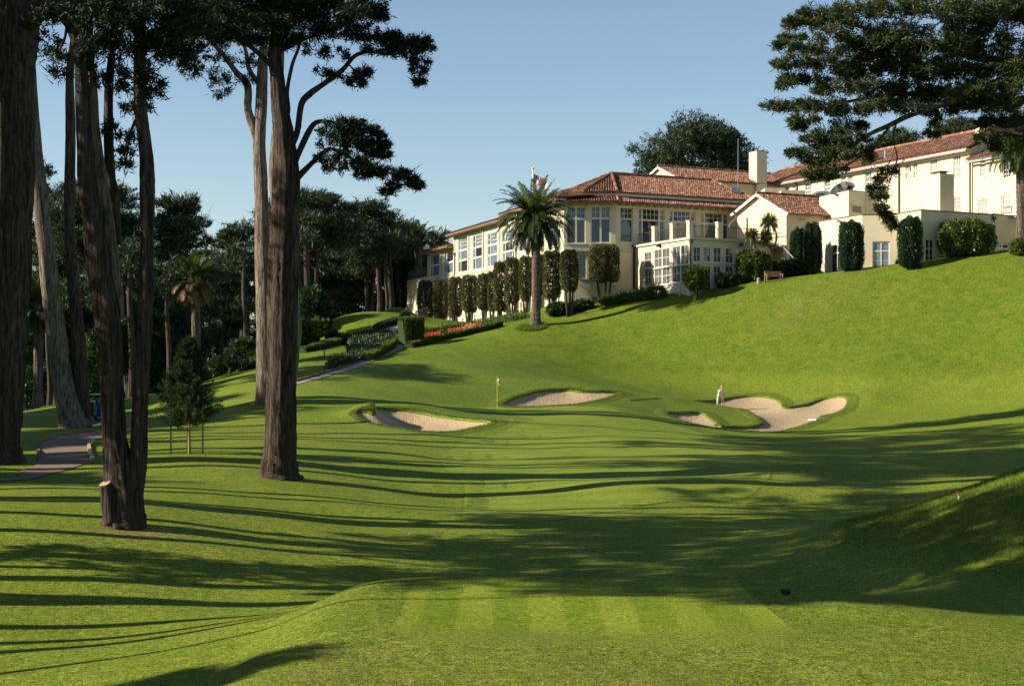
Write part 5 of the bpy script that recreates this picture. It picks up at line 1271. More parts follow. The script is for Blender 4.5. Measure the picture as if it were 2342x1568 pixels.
# ------------------------------------------------------------------ palms
def frond_mesh(name, L, el, bend, mats, seed, nl=54, lw=.075, ll=.66):
    rng = np.random.default_rng(seed); n = 15; pts = [np.zeros(3)]; a = el
    for i in range(1, n):
        pts.append(pts[-1] + np.array((math.cos(a), 0, math.sin(a))) * L / (n - 1)); a -= bend / (n - 1) * (.5 + 1.2 * i / n)
    pts = np.array(pts); V, Fc = tube_np(pts, np.linspace(.055, .012, n), 4, resample=0)
    V = list(map(tuple, V)); Fl = [tuple(f) for f in Fc]; nf = len(Fl)
    for s in (-1, 1):
        for k in range(nl):
            t = .10 + .89 * (k + rng.uniform(-.3, .3)) / nl; f = t * (n - 1); i = min(int(f), n - 2); p = pts[i] + (pts[i + 1] - pts[i]) * (f - i); d = pts[i + 1] - pts[i]; d /= np.linalg.norm(d)
            up = np.cross(d, (0, 1, 0)); up = up if up[2] > 0 else -up
            l = ll * math.sin(math.pi * (.16 + .80 * t)) ** .7 * rng.uniform(.85, 1.1)
            q = d * .75 + np.array((0, s, 0)) * .8 + up * rng.uniform(-.05, .4) + np.array((0, 0, -.18)); q /= np.linalg.norm(q)
            w = d * lw * .5; b = len(V); mid = p + q * l * .5; tip = p + q * l + np.array((0, 0, -.10 * l))
            V += [tuple(p - w * .6), tuple(p + w * .6), tuple(mid + w), tuple(mid - w), tuple(tip)]; Fl += [(b, b + 1, b + 2, b + 3), (b + 3, b + 2, b + 4)]
    me = mesh_data(name, V, Fl); me.materials.append(mats); return me

FR = {}
def fronds(L):
    if L not in FR:
        FR[L] = [frond_mesh('frond', L * .92, R(80), R(28), M['frond_young'], 1), frond_mesh('frond', L, R(62), R(55), M['frond_young'], 2), frond_mesh('frond', L, R(44), R(75), M['frond'], 3), frond_mesh('frond', L, R(24), R(85), M['frond'], 4), frond_mesh('frond', L, R(2), R(75), M['frond'], 5), frond_mesh('frond', L * .95, R(-25), R(60), M['frond'], 6), frond_mesh('frond', L * .85, R(-48), R(38), M['frond'], 7),
                 frond_mesh('frond', L * .9, R(10), R(70), M['frond_dry'], 8), frond_mesh('frond', L * .85, R(-35), R(55), M['frond_dry'], 9), frond_mesh('frond', L * .75, R(-60), R(28), M['frond_dry'], 10)]
    return FR[L]

def palm(px, base, top, w, Y, L, label, seed, counts=(7, 14, 18, 22, 24, 24, 20, 0, 0, 0), bulge=1.6, foot=None, name='date_palm', group=None):
    rng = np.random.default_rng(seed); b0 = P(px, base, Y) if foot is None else np.array(foot); c = P(px - 3, top, Y)
    t = thing(name, b0, label, 'palm tree', group)
    H = c[2] - b0[2]; r = w / F * Y / 2; n = max(20, int(H / .22)); zz = np.linspace(0, 1, n)
    pts = np.outer(1 - zz, b0) + np.outer(zz, c) + np.column_stack([.12 * np.sin(zz * 3.), 0 * zz, 0 * zz])
    rad = r * (1 + (bulge - 1) * np.exp(-zz * H / .55) + .22 * sstep((zz - .86) / .14)) * (1 + .055 * (np.arange(n) % 2))
    pts[0, 2] -= .4
    V, Fc = tube_np(pts, rad, 16, 0, .03, seed, 9); obj('trunk', V, Fc, M['palm_bark'], t)
    V, Fc = tube_np([c - (0, 0, .9), c - (0, 0, .3), c + (0, 0, .45)], [r * 1.25, r * 1.6, r * .9], 14, 3, .12, seed + 1, 7); obj('crown_base', V, Fc, M['palm_bark'], t)
    ms = fronds(L); k = 0
    for v, m in enumerate(counts):
        for i in range(m):
            o = bpy.data.objects.new('frond', ms[v]); o.parent = t; COL.objects.link(o)
            a = 6.283 * (i + rng.uniform(-.3, .3)) / m + v * .7
            o.location = tuple(c - b0 + np.array((math.cos(a) * r * .9, math.sin(a) * r * .9, .35 - .09 * v)))
            o.rotation_euler = (rng.uniform(-.22, .22), rng.uniform(-.14, .14), a); s = rng.uniform(.88, 1.08); o.scale = (s, s, s); k += 1
    return t
zp_ = gz(*P(1225, 745, 150)[:2])
palm(1225, 745, 498, 20, 150, 4.1, 'tall date palm standing alone on the lawn before the clubhouse', 71, foot=(*P(1225, 745, 150)[:2], zp_))
x, y = P(447, 800, 140)[:2]; palm(447, 800, 640, 20, 140, 2.7, 'dry-skirted date palm rising behind the young conifer', 72, (4, 7, 6, 4, 3, 2, 0, 8, 9, 7), foot=(x, y, gz(x, y)))
x, y = P(86, 900, 125)[:2]; palm(86, 900, 700, 20, 125, 2.3, 'shaded date palm between the giant trunk and the leaning twin-stemmed tree', 73, (4, 6, 7, 7, 6, 5, 4, 2, 3, 2), foot=(x, y, gz(x, y)))
x, y = P(958, 700, 224)[:2]; palm(958, 700, 552, 16, 224, 3.2, 'small dark palm beside the far end of the clubhouse', 74, (4, 6, 8, 8, 6, 4, 2, 0, 0, 0), foot=(x, y, gz(x, y)))
x, y = P(2336, 600, 143)[:2]; palm(2336, 600, 318, 24, 143, 4.0, 'date palm at the right edge before the long wing, fronds hanging down', 75, (5, 9, 12, 14, 16, 16, 14, 0, 2, 3), foot=(x, y, gz(x, y)))

# ------------------------------------------------------------------ clipped trees, columns, shrubs
def shell(c, a, b, h, n, L, W, rng, power=2., depth=.22, wob=.05, up=.0):
    "leaf triangles over a (super-)ellipsoid surface"
    d = unit(rng.normal(0, 1, (n, 3)))
    k = (np.abs(d) ** power).sum(1, keepdims=True) ** (-1 / power)
    s = d * k
    ph = c[0] * 3
    w = 1 + wob * (np.sin(d[:, :1] * 9 + ph) + np.sin(d[:, 1:2] * 8 + d[:, 2:] * 7 + ph)) - depth * rng.uniform(0, 1, (n, 1)) ** 2
    p = np.array(c) + s * w * np.array((a, b, h))
    dirs = unit(d + rng.normal(0, .75, (n, 3)) + np.array((0, 0, up)))
    side = unit(np.cross(dirs, rng.normal(0, 1, (n, 3)))) * W * .5 * rng.uniform(.7, 1.3, (n, 1)); ln = L * rng.uniform(.6, 1.3, (n, 1))
    return np.stack([p - side, p + side, p + dirs * ln], 1).reshape(-1, 3)
def leaf_obj(name, Vs, mat, parent):
    V = np.concatenate(Vs); return obj(name, V, np.arange(len(V)).reshape(-1, 3), mat, parent)

rng = np.random.default_rng(61)
LO = Wall(LW.p(0, 0, 1.7)[:2], LW.p(60, 0, 1.7)[:2])
ords = ['first', 'second', 'third', 'fourth', 'fifth', 'sixth', 'seventh', 'eighth', 'ninth', 'tenth', 'eleventh', 'twelfth']
pol = [(235,360,1030,1305,1410),(358,482,1020,1285,1405),(485,600,1000,1265,1395),(590,722,985,1235,1385),(720,830,970,1220,1370),(806,880,955,1230,1360),(855,962,872,1220,1355),(945,1060,842,1160,1330),(1060,1165,830,1135,1320),(1165,1262,812,1090,1310),(1252,1400,790,1120,1300),(1395,1540,785,1060,1205)]
def clipped(c, a, b, h, zg, label, seed, ntr, group):
    t = thing('clipped_tree', (c[0], c[1], zg), label, 'clipped tree', group); rg = np.random.default_rng(seed)
    n = int(900 * (a * b + a * h + b * h))
    leaf_obj('crown', [shell(c, a, b, h, n, .17, .13, rg, 6, .15, .05), shell(c, a * .85, b * .85, h * .88, n // 2, .24, .2, rg, 4.5, .2, .03), shell((c[0], c[1], c[2] + h * .9), a * .8, b * .8, .25, n // 6, .25, .06, rg, 3, .2, .1, 1.2)], M['pollard'], t)
    for i in range(ntr):
        o = (i - (ntr - 1) / 2) * a * .5 + rg.uniform(-.1, .1); q = rg.uniform(-.25, .25)
        limb('trunk', [(c[0] + o * .5, c[1] + q, zg - .2), (c[0] + o * .9, c[1] + q, (zg + c[2]) / 2 - h * .3), (c[0] + o * 1.3, c[1] + q, c[2])], [.15, .11, .07], M['bark_far'], t, seed + i, 7, 3)
for i, (x0, x1, y0, y1, yb) in enumerate(pol):
    a0, a1 = D1(x0, y0), D1(x1, y1); pxc = (a0[0] + a1[0]) / 2
    u, zt_ = LO.uz(pxc, a0[1]); _, zbm = LO.uz(pxc, a1[1]); q = LO.p(u, 0); hw = (a1[0] - a0[0]) / F * q[1] / 2 * .94; zbm -= .12 * (zt_ - zbm)
    clipped((q[0], q[1], (zt_ + zbm) / 2), hw, hw * 1.15, (zt_ - zbm) / 2, gz(q[0], q[1]), ords[i] + ' clipped tree along the bright clubhouse wall, counting from its far left end', 700 + i * 5, 2 + i % 2, 'clipped trees along the clubhouse wall')
c = P(*D2(495, 1030), 158.2); clipped((c[0], c[1], c[2]), 1.42, 1.3, 1.75, gz(c[0] + .3, c[1]), 'clipped block-headed tree standing apart before the front facet with the small windows', 790, 3, None)

def column(zx0, zx1, zy0, zy1, Y, label, seed):
    a0 = D3(zx0, zy0); a1 = D3(zx1, zy1); pxc = (a0[0] + a1[0]) / 2; x, y = (pxc - CX) / F * Y, Y; zg = gz(x, y); zt_ = (HY - a0[1]) / F * Y; hw = (a1[0] - a0[0]) / F * Y / 2
    t = thing('columnar_cypress', (x, y, zg), label, 'cypress', 'columnar cypresses along the flat-roofed building'); rg = np.random.default_rng(seed); h = (zt_ - zg) / 2; n = int(1700 * hw * h * 2)
    c = (x, y, zg + h)
    leaf_obj('crown', [shell(c, hw, hw, h, n, .22, .07, rg, 3.6, .16, .06, 1.6), shell(c, hw * .85, hw * .85, h * .97, n // 2, .3, .16, rg, 3.6, .15, .04, 1.2)], M['column'], t)
    limb('trunk', [(x, y, zg - .3), (x, y, zg + h)], [.16, .1], M['bark_far'], t, seed, 8, 1)
column(440, 552, 1010, 1290, 154.3, 'shortest columnar cypress, tucked behind the foot of the stair', 801)
column(550, 680, 965, 1395, 152, 'columnar cypress just left of the arched doorway', 802)
column(840, 1020, 950, 1365, 146.8, 'widest columnar cypress between the arched doorway and the blue glazed door', 803)
column(1325, 1502, 915, 1305, 143.4, 'columnar cypress right of the blue glazed door, at the corner', 804)

def bush(px, py, hw, hh, Y, label, seed, mat='shrub', n=900, L=.24, W=.17, name='shrub', group=None, cat='shrub', power=2.2, stem_h=0., up=.0, kind=None, sink=True):
    c = P(px, py, Y); a = hw / F * Y; h = hh / F * Y; zg = gz(c[0], c[1])
    t = thing(name, (c[0], c[1], zg), label, cat, group); rg = np.random.default_rng(seed)
    zt_ = c[2] + h
    if sink: lo = zg - .15 if not stem_h else zg + stem_h; c[2] = (zt_ + lo) / 2; h = (zt_ - lo) / 2
    h = max(h, .25); m = int(n * 1.5 * max(1., (a * a + 2 * a * h)) / 3)
    leaf_obj('foliage', [shell(c, a, a * .9, h, m, L, W, rg, power, .3, .07, up), shell(c, a * .82, a * .75, h * .85, m // 2, L * 1.5, W * 1.5, rg, power, .3, .05, up)], M[mat], t)
    limb('stem', [(c[0], c[1], zg - .2), (c[0] + .1, c[1], zg + stem_h + h * .4)], [.1, .06], M['bark_far'], t, seed, 7, 1)
    return t
bush(1594, 636, 27, 27, 149.0, 'round bright-leaved standard bush at the sunroom corner', 811, n=1000, stem_h=.9)
bush(1724, 608, 40, 36, 151.8, 'large round glossy shrub below the sword-leaved trees', 812, n=1000)
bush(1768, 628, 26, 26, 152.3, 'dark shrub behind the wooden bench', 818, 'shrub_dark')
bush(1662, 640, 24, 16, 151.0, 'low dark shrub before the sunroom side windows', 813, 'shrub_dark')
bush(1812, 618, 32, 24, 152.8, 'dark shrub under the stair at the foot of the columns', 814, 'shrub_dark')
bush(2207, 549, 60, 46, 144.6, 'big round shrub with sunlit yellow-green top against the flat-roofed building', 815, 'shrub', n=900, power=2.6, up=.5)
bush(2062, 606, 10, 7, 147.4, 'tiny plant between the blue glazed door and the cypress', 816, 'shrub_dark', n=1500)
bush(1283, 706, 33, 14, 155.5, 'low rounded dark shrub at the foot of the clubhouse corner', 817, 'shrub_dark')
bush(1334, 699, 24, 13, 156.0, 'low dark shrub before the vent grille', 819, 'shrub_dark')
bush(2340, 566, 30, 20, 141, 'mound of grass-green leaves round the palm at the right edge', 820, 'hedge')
for i, (px, py, hw, hh) in enumerate([(1395, 692, 26, 9), (1436, 684, 26, 10), (1470, 677, 22, 10), (1503, 671, 20, 14)]):
    bush(px, py, hw, hh, 155.6 - i * .9, ('grassy clump nearest the clipped tree below the dining room', 'second grassy clump from the clipped tree below the dining room', 'grassy clump before the green panel', 'tallest grassy clump below the sunroom windows')[i], 825 + i, 'spiky', n=900, L=.55, W=.05, name='grassy_clump', group='grassy clumps below the dining room', up=.9)
# sword-leaved trees
t = thing('sword_leaved_tree', (*P(1749, 600, 151.2)[:2], gz(*P(1749, 600, 151.2)[:2])), 'three-headed sword-leaved tree on thin crooked stems before the gable', 'tree')
zg = gz(*P(1749, 600, 151.2)[:2])
for i, (px, py, r, mids) in enumerate([(1719, 538, 22, [(1744, 590), (1728, 570), (1722, 555)]), (1752, 540, 20, [(1752, 590), (1760, 570), (1752, 555)]), (1760, 508, 26, [(1756, 590), (1772, 560), (1776, 535)])]):
    c = P(px, py, 151.2); rr = r / F * 151.2; pts = [(P(mids[0][0], 600, 151.2)[0], 151.2, zg - .2)] + [P(a, b_, 151.2) for a, b_ in mids] + [c]
    limb('stem', pts, [.17, .14, .11, .10, .09], M['bark_pale'], t, 840 + i, 8, 4)
    n = 420; rg = np.random.default_rng(850 + i); d = unit(rg.normal(0, 1, (n, 3)) + np.array((0, 0, .25))); s = unit(np.cross(d, rg.normal(0, 1, (n, 3)))) * .032
    ln = rr * rg.uniform(.75, 1.15, (n, 1)); b0 = c + d * .12; tip = c + d * ln + np.array((0, 0, -.25)) * (ln / rr) ** 3 * rr * (1 - d[:, 2:]); md = c + d * ln * .6
    V = np.stack([b0 - s * .6, b0 + s * .6, md + s, md - s, tip], 1).reshape(-1, 3); k = np.arange(n)[:, None] * 5
    Fq = [tuple(q) for q in (k + np.array((0, 1, 2, 3)))] + [tuple(q) for q in (k + np.array((3, 2, 4)))]
    obj('leaf_head', V, Fq, M['spiky'], t)
# box hedge, borders and flower bed by the footpath
def hedge(pts, w, h, mat, label, seed, name='hedge', dens=420, L=.16, W=.11, cat='hedge', group=None):
    p = np.array([ray(*q, 90, 225) for q in pts]); p, _ = catmull(np.column_stack([p, ground_z(p[:, 0], p[:, 1])]), np.ones(len(p)), 5)
    t = thing(name, p[0], label, cat, group); rg = np.random.default_rng(seed); Vs = []; core = MB()
    for a, b_ in zip(p[:-1], p[1:]):
        l = np.linalg.norm(b_ - a); n = int(dens * l * (w + 2 * h)) + 4; tt = rg.uniform(0, 1, (n, 1)); d = (b_ - a) / (l + 1e-6); nn = np.array((-d[1], d[0], 0))
        s = rg.uniform(-1, 1, (n, 1)); f = rg.uniform(0, 1, (n, 1)); top = rg.uniform(0, 1, (n, 1)) < w / (w + 2 * h)
        off = np.where(top, s * w / 2, np.sign(s) * w / 2); z = np.where(top, h, f * h)
        q = a + (b_ - a) * tt + nn * (off + rg.normal(0, .03, (n, 1))) + np.array((0, 0, 1)) * (z + rg.normal(0, .03, (n, 1)))
        dr = unit(nn * np.sign(off) * ~top + np.array((0, 0, 1.)) * top + rg.normal(0, .7, (n, 3))); sd = unit(np.cross(dr, rg.normal(0, 1, (n, 3)))) * W / 2
        Vs.append(np.stack([q - sd, q + sd, q + dr * L], 1).reshape(-1, 3)); core.bar(a + (0, 0, h * .4), b_ + (0, 0, h * .4), w * .86, h * 1.05)
    leaf_obj('foliage', Vs, M[mat], t); core.obj('inner_growth', M['shrub_dark'], t); return t
hedge([(918, 790), (936, 788), (946, 786)], 2.2, 2.5, 'hedge', 'square-cut bright green hedge where the footpath meets the clubhouse', 861)
bush(926, 728, 9, 16, 181, 'upright green shrub behind the square-cut hedge', 862, 'hedge', power=3)
hedge([(1010, 777), (1060, 768), (1110, 756), (1140, 747)], .9, .5, 'hedge', 'low clipped hedge edging the red flower bed', 863)
hedge([(935, 796), (965, 788), (1008, 778)], .8, .45, 'hedge', 'low dark-faced hedge running down to the footpath', 864)
hedge([(838, 826), (868, 812), (893, 794), (902, 780)], .8, .6, 'hedge', 'yellowish low hedge edging the bend of the footpath', 865)
hedge([(690, 808), (740, 795), (790, 780), (850, 766)], 1.0, .5, 'hedge', 'long low hedge crossing the upper lawn left of the footpath', 866)
hedge([(862, 757), (880, 748), (912, 738)], .9, .6, 'shrub_dark', 'short dark hedge on the upper lawn beside the footpath', 867)
def scatter(name, pts, n, L, W, mat, label, seed, h=.35, cat='flowers'):
    poly = closed_curve(np.array([ray(*q, 90, 225) for q in pts]), 3); rg = np.random.default_rng(seed); lo = poly.min(0); hi = poly.max(0)
    q = rg.uniform(lo, hi, (n * 3, 2)); q = q[inside(poly, q[:, 0], q[:, 1])][:n]
    z = ground_z(q[:, 0], q[:, 1]) + rg.uniform(.0, h, len(q)); p = np.column_stack([q, z]); d = unit(rg.normal(0, 1, (len(q), 3)) + (0, 0, .6)); s = unit(np.cross(d, rg.normal(0, 1, (len(q), 3)))) * W / 2
    V = np.stack([p - s, p + s, p + d * L], 1).reshape(-1, 3); o = obj(name, V, np.arange(len(V)).reshape(-1, 3), M[mat]); return tag(o, label, cat, kind='stuff')
scatter('flower_bed', [(1030, 764), (1068, 757), (1100, 748), (1092, 744), (1060, 750), (1025, 759)], 1500, .14, .12, 'flower', 'red flowers in the bed before the clipped trees', 871, .5)
scatter('flower_bed', [(945, 786), (975, 778), (1006, 770), (1003, 766), (970, 773), (944, 781)], 1300, .14, .12, 'flower', 'red flowers along the foot of the bed by the footpath', 872, .45)
scatter('flower_bed', [(1042, 760), (1075, 754), (1100, 747), (1098, 744), (1070, 751), (1040, 757)], 700, .16, .14, 'white_flower', 'white flowers among the red ones in the bed', 873, .5)
scatter('border_planting', [(1000, 757), (1060, 746), (1130, 734), (1200, 722), (1200, 730), (1130, 742), (1060, 755), (1003, 766)], 5200, .3, .1, 'shrub', 'low green planting at the foot of the clipped trees', 874, .5, 'plants')
scatter('ground_cover', [(800, 822), (835, 823), (865, 806), (893, 786), (897, 774), (868, 772), (830, 776), (796, 800)], 15000, .34, .16, 'shrub_dark', 'dark shrubby ground cover beside the footpath', 875, .75, 'plants')
scatter('ground_cover', [(745, 850), (785, 838), (830, 826), (805, 822), (770, 830)], 3500, .34, .16, 'shrub_dark', 'dark ground cover where the footpath runs out', 876, .6, 'plants')
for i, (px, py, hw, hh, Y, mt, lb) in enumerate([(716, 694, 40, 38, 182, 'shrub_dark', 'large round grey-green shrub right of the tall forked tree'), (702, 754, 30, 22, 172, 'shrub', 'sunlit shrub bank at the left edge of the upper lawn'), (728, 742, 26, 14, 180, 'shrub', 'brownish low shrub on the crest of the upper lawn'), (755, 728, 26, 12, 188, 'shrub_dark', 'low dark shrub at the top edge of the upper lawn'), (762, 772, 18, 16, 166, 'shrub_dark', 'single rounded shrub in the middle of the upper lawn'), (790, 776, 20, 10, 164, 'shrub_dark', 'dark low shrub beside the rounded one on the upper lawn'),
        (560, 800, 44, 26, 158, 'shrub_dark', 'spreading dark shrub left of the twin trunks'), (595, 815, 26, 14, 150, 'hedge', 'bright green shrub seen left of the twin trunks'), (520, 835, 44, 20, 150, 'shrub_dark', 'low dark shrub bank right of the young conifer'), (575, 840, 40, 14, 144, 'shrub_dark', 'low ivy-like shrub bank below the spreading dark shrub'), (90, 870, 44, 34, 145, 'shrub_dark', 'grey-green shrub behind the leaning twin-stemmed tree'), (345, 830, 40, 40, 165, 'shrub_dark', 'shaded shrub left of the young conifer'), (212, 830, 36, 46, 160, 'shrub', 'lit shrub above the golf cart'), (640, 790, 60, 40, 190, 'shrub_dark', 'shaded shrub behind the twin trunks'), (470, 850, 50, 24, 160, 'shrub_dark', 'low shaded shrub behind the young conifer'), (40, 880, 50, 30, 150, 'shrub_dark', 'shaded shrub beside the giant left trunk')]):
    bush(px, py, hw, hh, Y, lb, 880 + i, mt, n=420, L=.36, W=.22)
# young staked conifer
Yc = 66; xb, yb = P(432, 1035, Yc)[:2]; zc = gz(xb, yb); H = (HY - 772) / F * Yc - zc
t = thing('young_conifer', (xb, yb, zc), 'young bushy conifer held by three wooden stakes', 'tree')
limb('trunk', [(xb, yb, zc - .2), (xb, yb, zc + H * .5), (xb + .1, yb, zc + H * .97)], [.09, .06, .015], M['bark'], t, 1, 8)
rg = np.random.default_rng(9); C = []; Dd = []; Rr = []
for i in range(420):
    f = rg.uniform(.08, 1) ** .85; z = zc + H * (.12 + .86 * f); a = rg.uniform(0, 6.283); Lb = (1 - f) ** .8 * 1.75 * rg.uniform(.55, 1.1) + .12
    if f < .12: Lb *= .8
    for s in np.linspace(.3, 1, 6):
        C.append((xb + math.cos(a) * Lb * s, yb + math.sin(a) * Lb * s, z + .28 * Lb * s ** 2)); Dd.append((math.cos(a), math.sin(a), .35)); Rr.append(.15 * (1.15 - .6 * s))
V, n = tufts(np.array(C), np.array(Dd), np.array(Rr), 13, .20, .026, rg, .45, .25); obj('foliage', V, np.arange(3 * n).reshape(-1, 3), M['young'], t)
for px, top, base, lb in ((391, 880, 1032, 'left stake'), (432, 960, 1037, 'middle stake'), (464, 900, 1036, 'right stake')):
    x, y = P(px, base, Yc - (.5 if px == 432 else .1))[:2]; z = gz(x, y); b = MB(); b.cyl((x, y, z - .2), (x, y, z + (base - top) / F * Yc), .045, .04, 8)
    tag(b.obj('tree_stake', M['stake']), lb + ' of the three holding up the young conifer', 'stake', 'stakes of the young conifer')

# ------------------------------------------------------------------ things on the course
def on_ground(px, py, Y): x, y = P(px, py, Y)[:2]; return x, y, gz(x, y)
# hole flag
x, y, z = on_ground(1137, 934, 105.7); t = thing('hole_flag', (x, y, z), 'white and red hole flag hanging limp on its pin at the back of the green', 'flag')
b = MB(); b.cyl((x, y, z - .1), (x, y, z + 2.15), .016, .013, 8); b.obj('pin', M['yellow'], t)
def limp(x, y, z, w, h, nx, ny, fold, seed):
    V = []; rg = np.random.default_rng(seed)
    for j in range(ny + 1):
        for i in range(nx + 1):
            u = i / nx; v = j / ny
            V.append((x + .02 + w * u * (.75 - .25 * v) + .02 * math.sin(9 * v), y + fold * math.sin(u * 9 + v * 2.5) * (.4 + u), z - h * v - .55 * h * u * (1 - .3 * v)))
    return V, [(j * (nx + 1) + i, j * (nx + 1) + i + 1, (j + 1) * (nx + 1) + i + 1, (j + 1) * (nx + 1) + i) for j in range(ny) for i in range(nx)]
V, Fq = limp(x, y, z + 2.12, .22, .42, 8, 8, .05, 1); fo = obj('cloth', V, Fq, M['white'], t); fo.data.materials.append(M['red'])
for i, p in enumerate(fo.data.polygons): p.material_index = 1 if (i // 8) in (4, 5) and i % 8 > 3 or i % 8 == 7 else 0
V, Fc = tube_np([(x, y, z + 2.15), (x, y, z + 2.2)], [.03, .01], 8, resample=0); obj('knob', V, Fc, M['red'], t)
x, y, z = on_ground(1143, 933, 106.2); b = MB(); b.cyl((x, y, z + .02), (x, y, z + .03), .02, .02, 8)
bm_ = bpy.data.meshes.new('golf_ball'); import bmesh as _bm
q = _bm.new(); _bm.ops.create_icosphere(q, subdivisions=2, radius=.03); q.to_mesh(bm_); q.free(); bm_.materials.append(M['yellow']); o = link(bpy.data.objects.new('golf_ball', bm_)); o.location = (x, y, z + .06); tag(o, 'pale golf ball lying on the green beside the pin', 'ball')
# rakes
def rake(a, b_, label, mat):
    a = np.array((*a, gz(*a) + .06)); b_ = np.array((*b_, gz(*b_) + .06)); t = thing('bunker_rake', a, label, 'rake', 'bunker rakes'); m = MB(); m.bar(a, b_, .045); m.obj('handle', M[mat], t)
    d = (b_ - a) / np.linalg.norm(b_ - a); n = np.array((-d[1], d[0], 0)); m = MB(); m.bar(b_ - n * .35, b_ + n * .35, .05, .07); h = m.obj('head', M[mat], t)
    for k in np.linspace(-.32, .32, 7): m = MB(); m.bar(b_ + n * k, b_ + n * k - (0, 0, .09), .02); m.obj('tine', M[mat], h)
rake(P(1143, 961, 92.5)[:2], P(1162, 952, 94.5)[:2], 'rake lying at the right tip of the left bunker', 'teak')
rake(P(1884, 963, 113.5)[:2], P(1858, 966, 112.5)[:2], 'pale rake lying on the front lip of the right bunker', 'white')
rake(P(1440, 926, 114)[:2], P(1503, 922, 117)[:2], 'dark rake lying on the turf left of the right bunker', 'black')
# tee marker, red and white stake, ground lamp
x, y = ray(1797, 1360, 15, 60); z = gz(x, y); t = thing('tee_marker', (x, y, z), 'small dark tee marker on the shaded turf right of the tee stripes', 'tee marker')
b = MB(); b.cyl((x, y, z - .02), (x, y, z + .02), .05, .05, 10); b.obj('base', M['black'], t)
for sx in (-.045, .045):
    q = _bm.new(); _bm.ops.create_icosphere(q, subdivisions=2, radius=.05); m_ = bpy.data.meshes.new('ball'); q.to_mesh(m_); q.free(); m_.materials.append(M['black']); o = link(bpy.data.objects.new('ball', m_), t); o.location = (sx, 0, .06)
x, y = ray(2193, 1141, 30, 60); z = gz(x, y); t = thing('boundary_stake', (x, y, z), 'short red and white stake on the crest of the right bank', 'stake')
b = MB(); b.cyl((x, y, z - .1), (x, y, z + .09), .025, .025, 8); b.obj('post', M['white'], t); b = MB(); b.cyl((x, y, z + .09), (x, y, z + .17), .026, .026, 8); b.obj('painted_top', M['red'], t)
x, y = ray(742, 822, 100, 180); z = gz(x, y); t = thing('path_lamp', (x, y, z), 'small ground lamp in the ground cover beside the footpath', 'lamp'); b = MB(); b.cyl((x, y, z), (x, y, z + .7), .05, .05, 8); b.obj('post', M['metal'], t); b = MB(); b.cyl((x, y, z + .7), (x, y, z + .85), .16, .05, 10); b.obj('hood', M['zinc'], t)
# bench and stone bollard
x, y, z = on_ground(1770, 643, 149.3); t = thing('garden_bench', (x, y, z), 'slatted teak garden bench at the top of the lawn', 'bench'); W2 = .85
ba = R(-14); ca, sa = math.cos(ba), math.sin(ba)
def bb(x0, x1, y0, y1, z0, z1, nm):
    m = MB(); pts = [(x0, y0, z0), (x1, y0, z0), (x1, y1, z0), (x0, y1, z0), (x0, y0, z1), (x1, y0, z1), (x1, y1, z1), (x0, y1, z1)]
    m.hexa([(x + ca * p[0] + sa * p[1], y - sa * p[0] + ca * p[1], z + p[2]) for p in pts]); return m.obj(nm, M['teak'], t)
for sx in (-W2, W2 - .07):
    bb(sx, sx + .07, -.28, -.21, -.05, .62, 'leg'); bb(sx, sx + .07, .22, .29, -.05, .95, 'leg'); bb(sx - .005, sx + .075, -.3, .215, .621, .66, 'armrest')
for k in range(5): bb(-W2 + .075, W2 - .075, -.26 + k * .095, -.19 + k * .095, .40, .43, 'seat_slat')
bb(-W2 + .075, W2 - .075, .225, .275, .86, .94, 'top_rail'); bb(-W2 + .075, W2 - .075, .225, .275, .48, .53, 'lower_rail')
for k in range(15): u = -W2 + .12 + k * .109; bb(u, u + .05, .235, .265, .531, .859, 'back_slat')
x, y, z = on_ground(1735, 645, 149.5); V, Fc = tube_np([(x, y, z - .1), (x, y, z + .42), (x, y, z + .5), (x, y, z + .52)], [.17, .17, .13, .03], 12, 0); tag(obj('stone_bollard', V, Fc, M['concrete']), 'short stone bollard left of the garden bench', 'bollard')
# green utility panel, standpipe
m = MB(); a = P(1410, 690, 157.6); b1 = P(1482, 690, 156.2); zt_ = (HY - 661) / F * 157; m.hexa([(a[0], a[1], 5.5), (b1[0], b1[1], 5.5), (b1[0], b1[1] + .1, 5.5), (a[0], a[1] + .1, 5.5), (a[0], a[1], zt_ - .3), (b1[0], b1[1], zt_), (b1[0], b1[1] + .1, zt_), (a[0], a[1] + .1, zt_ - .3)])
t = m.obj('screen_panel', M['green_panel']); tag(t, 'dull green screen panel between dining room and sunroom', 'screen')
m = MB(); m.bar((b1[0], b1[1] - .03, 5.5), (b1[0], b1[1] - .03, zt_ + .05), .1); m.obj('post', M['green_panel'], t); m = MB(); m.bar((a[0], a[1] - .03, 5.5), (a[0], a[1] - .03, zt_ - .25), .1); m.obj('post', M['green_panel'], t)
c = P(*D2(1245, 1330), 151.5); zz = gz(c[0] - .3, c[1]); V, Fc = tube_np([(c[0] - .3, c[1], zz - .2), (c[0] - .3, c[1], zz + 1.1), (c[0] - .15, c[1] - .05, zz + 1.3), (c[0] + .1, c[1] - .05, zz + 1.15)], [.1] * 4, 10, 4); tag(obj('standpipe', V, Fc, M['stone_trim']), 'bent cream standpipe at the foot of the sunroom', 'pipe')
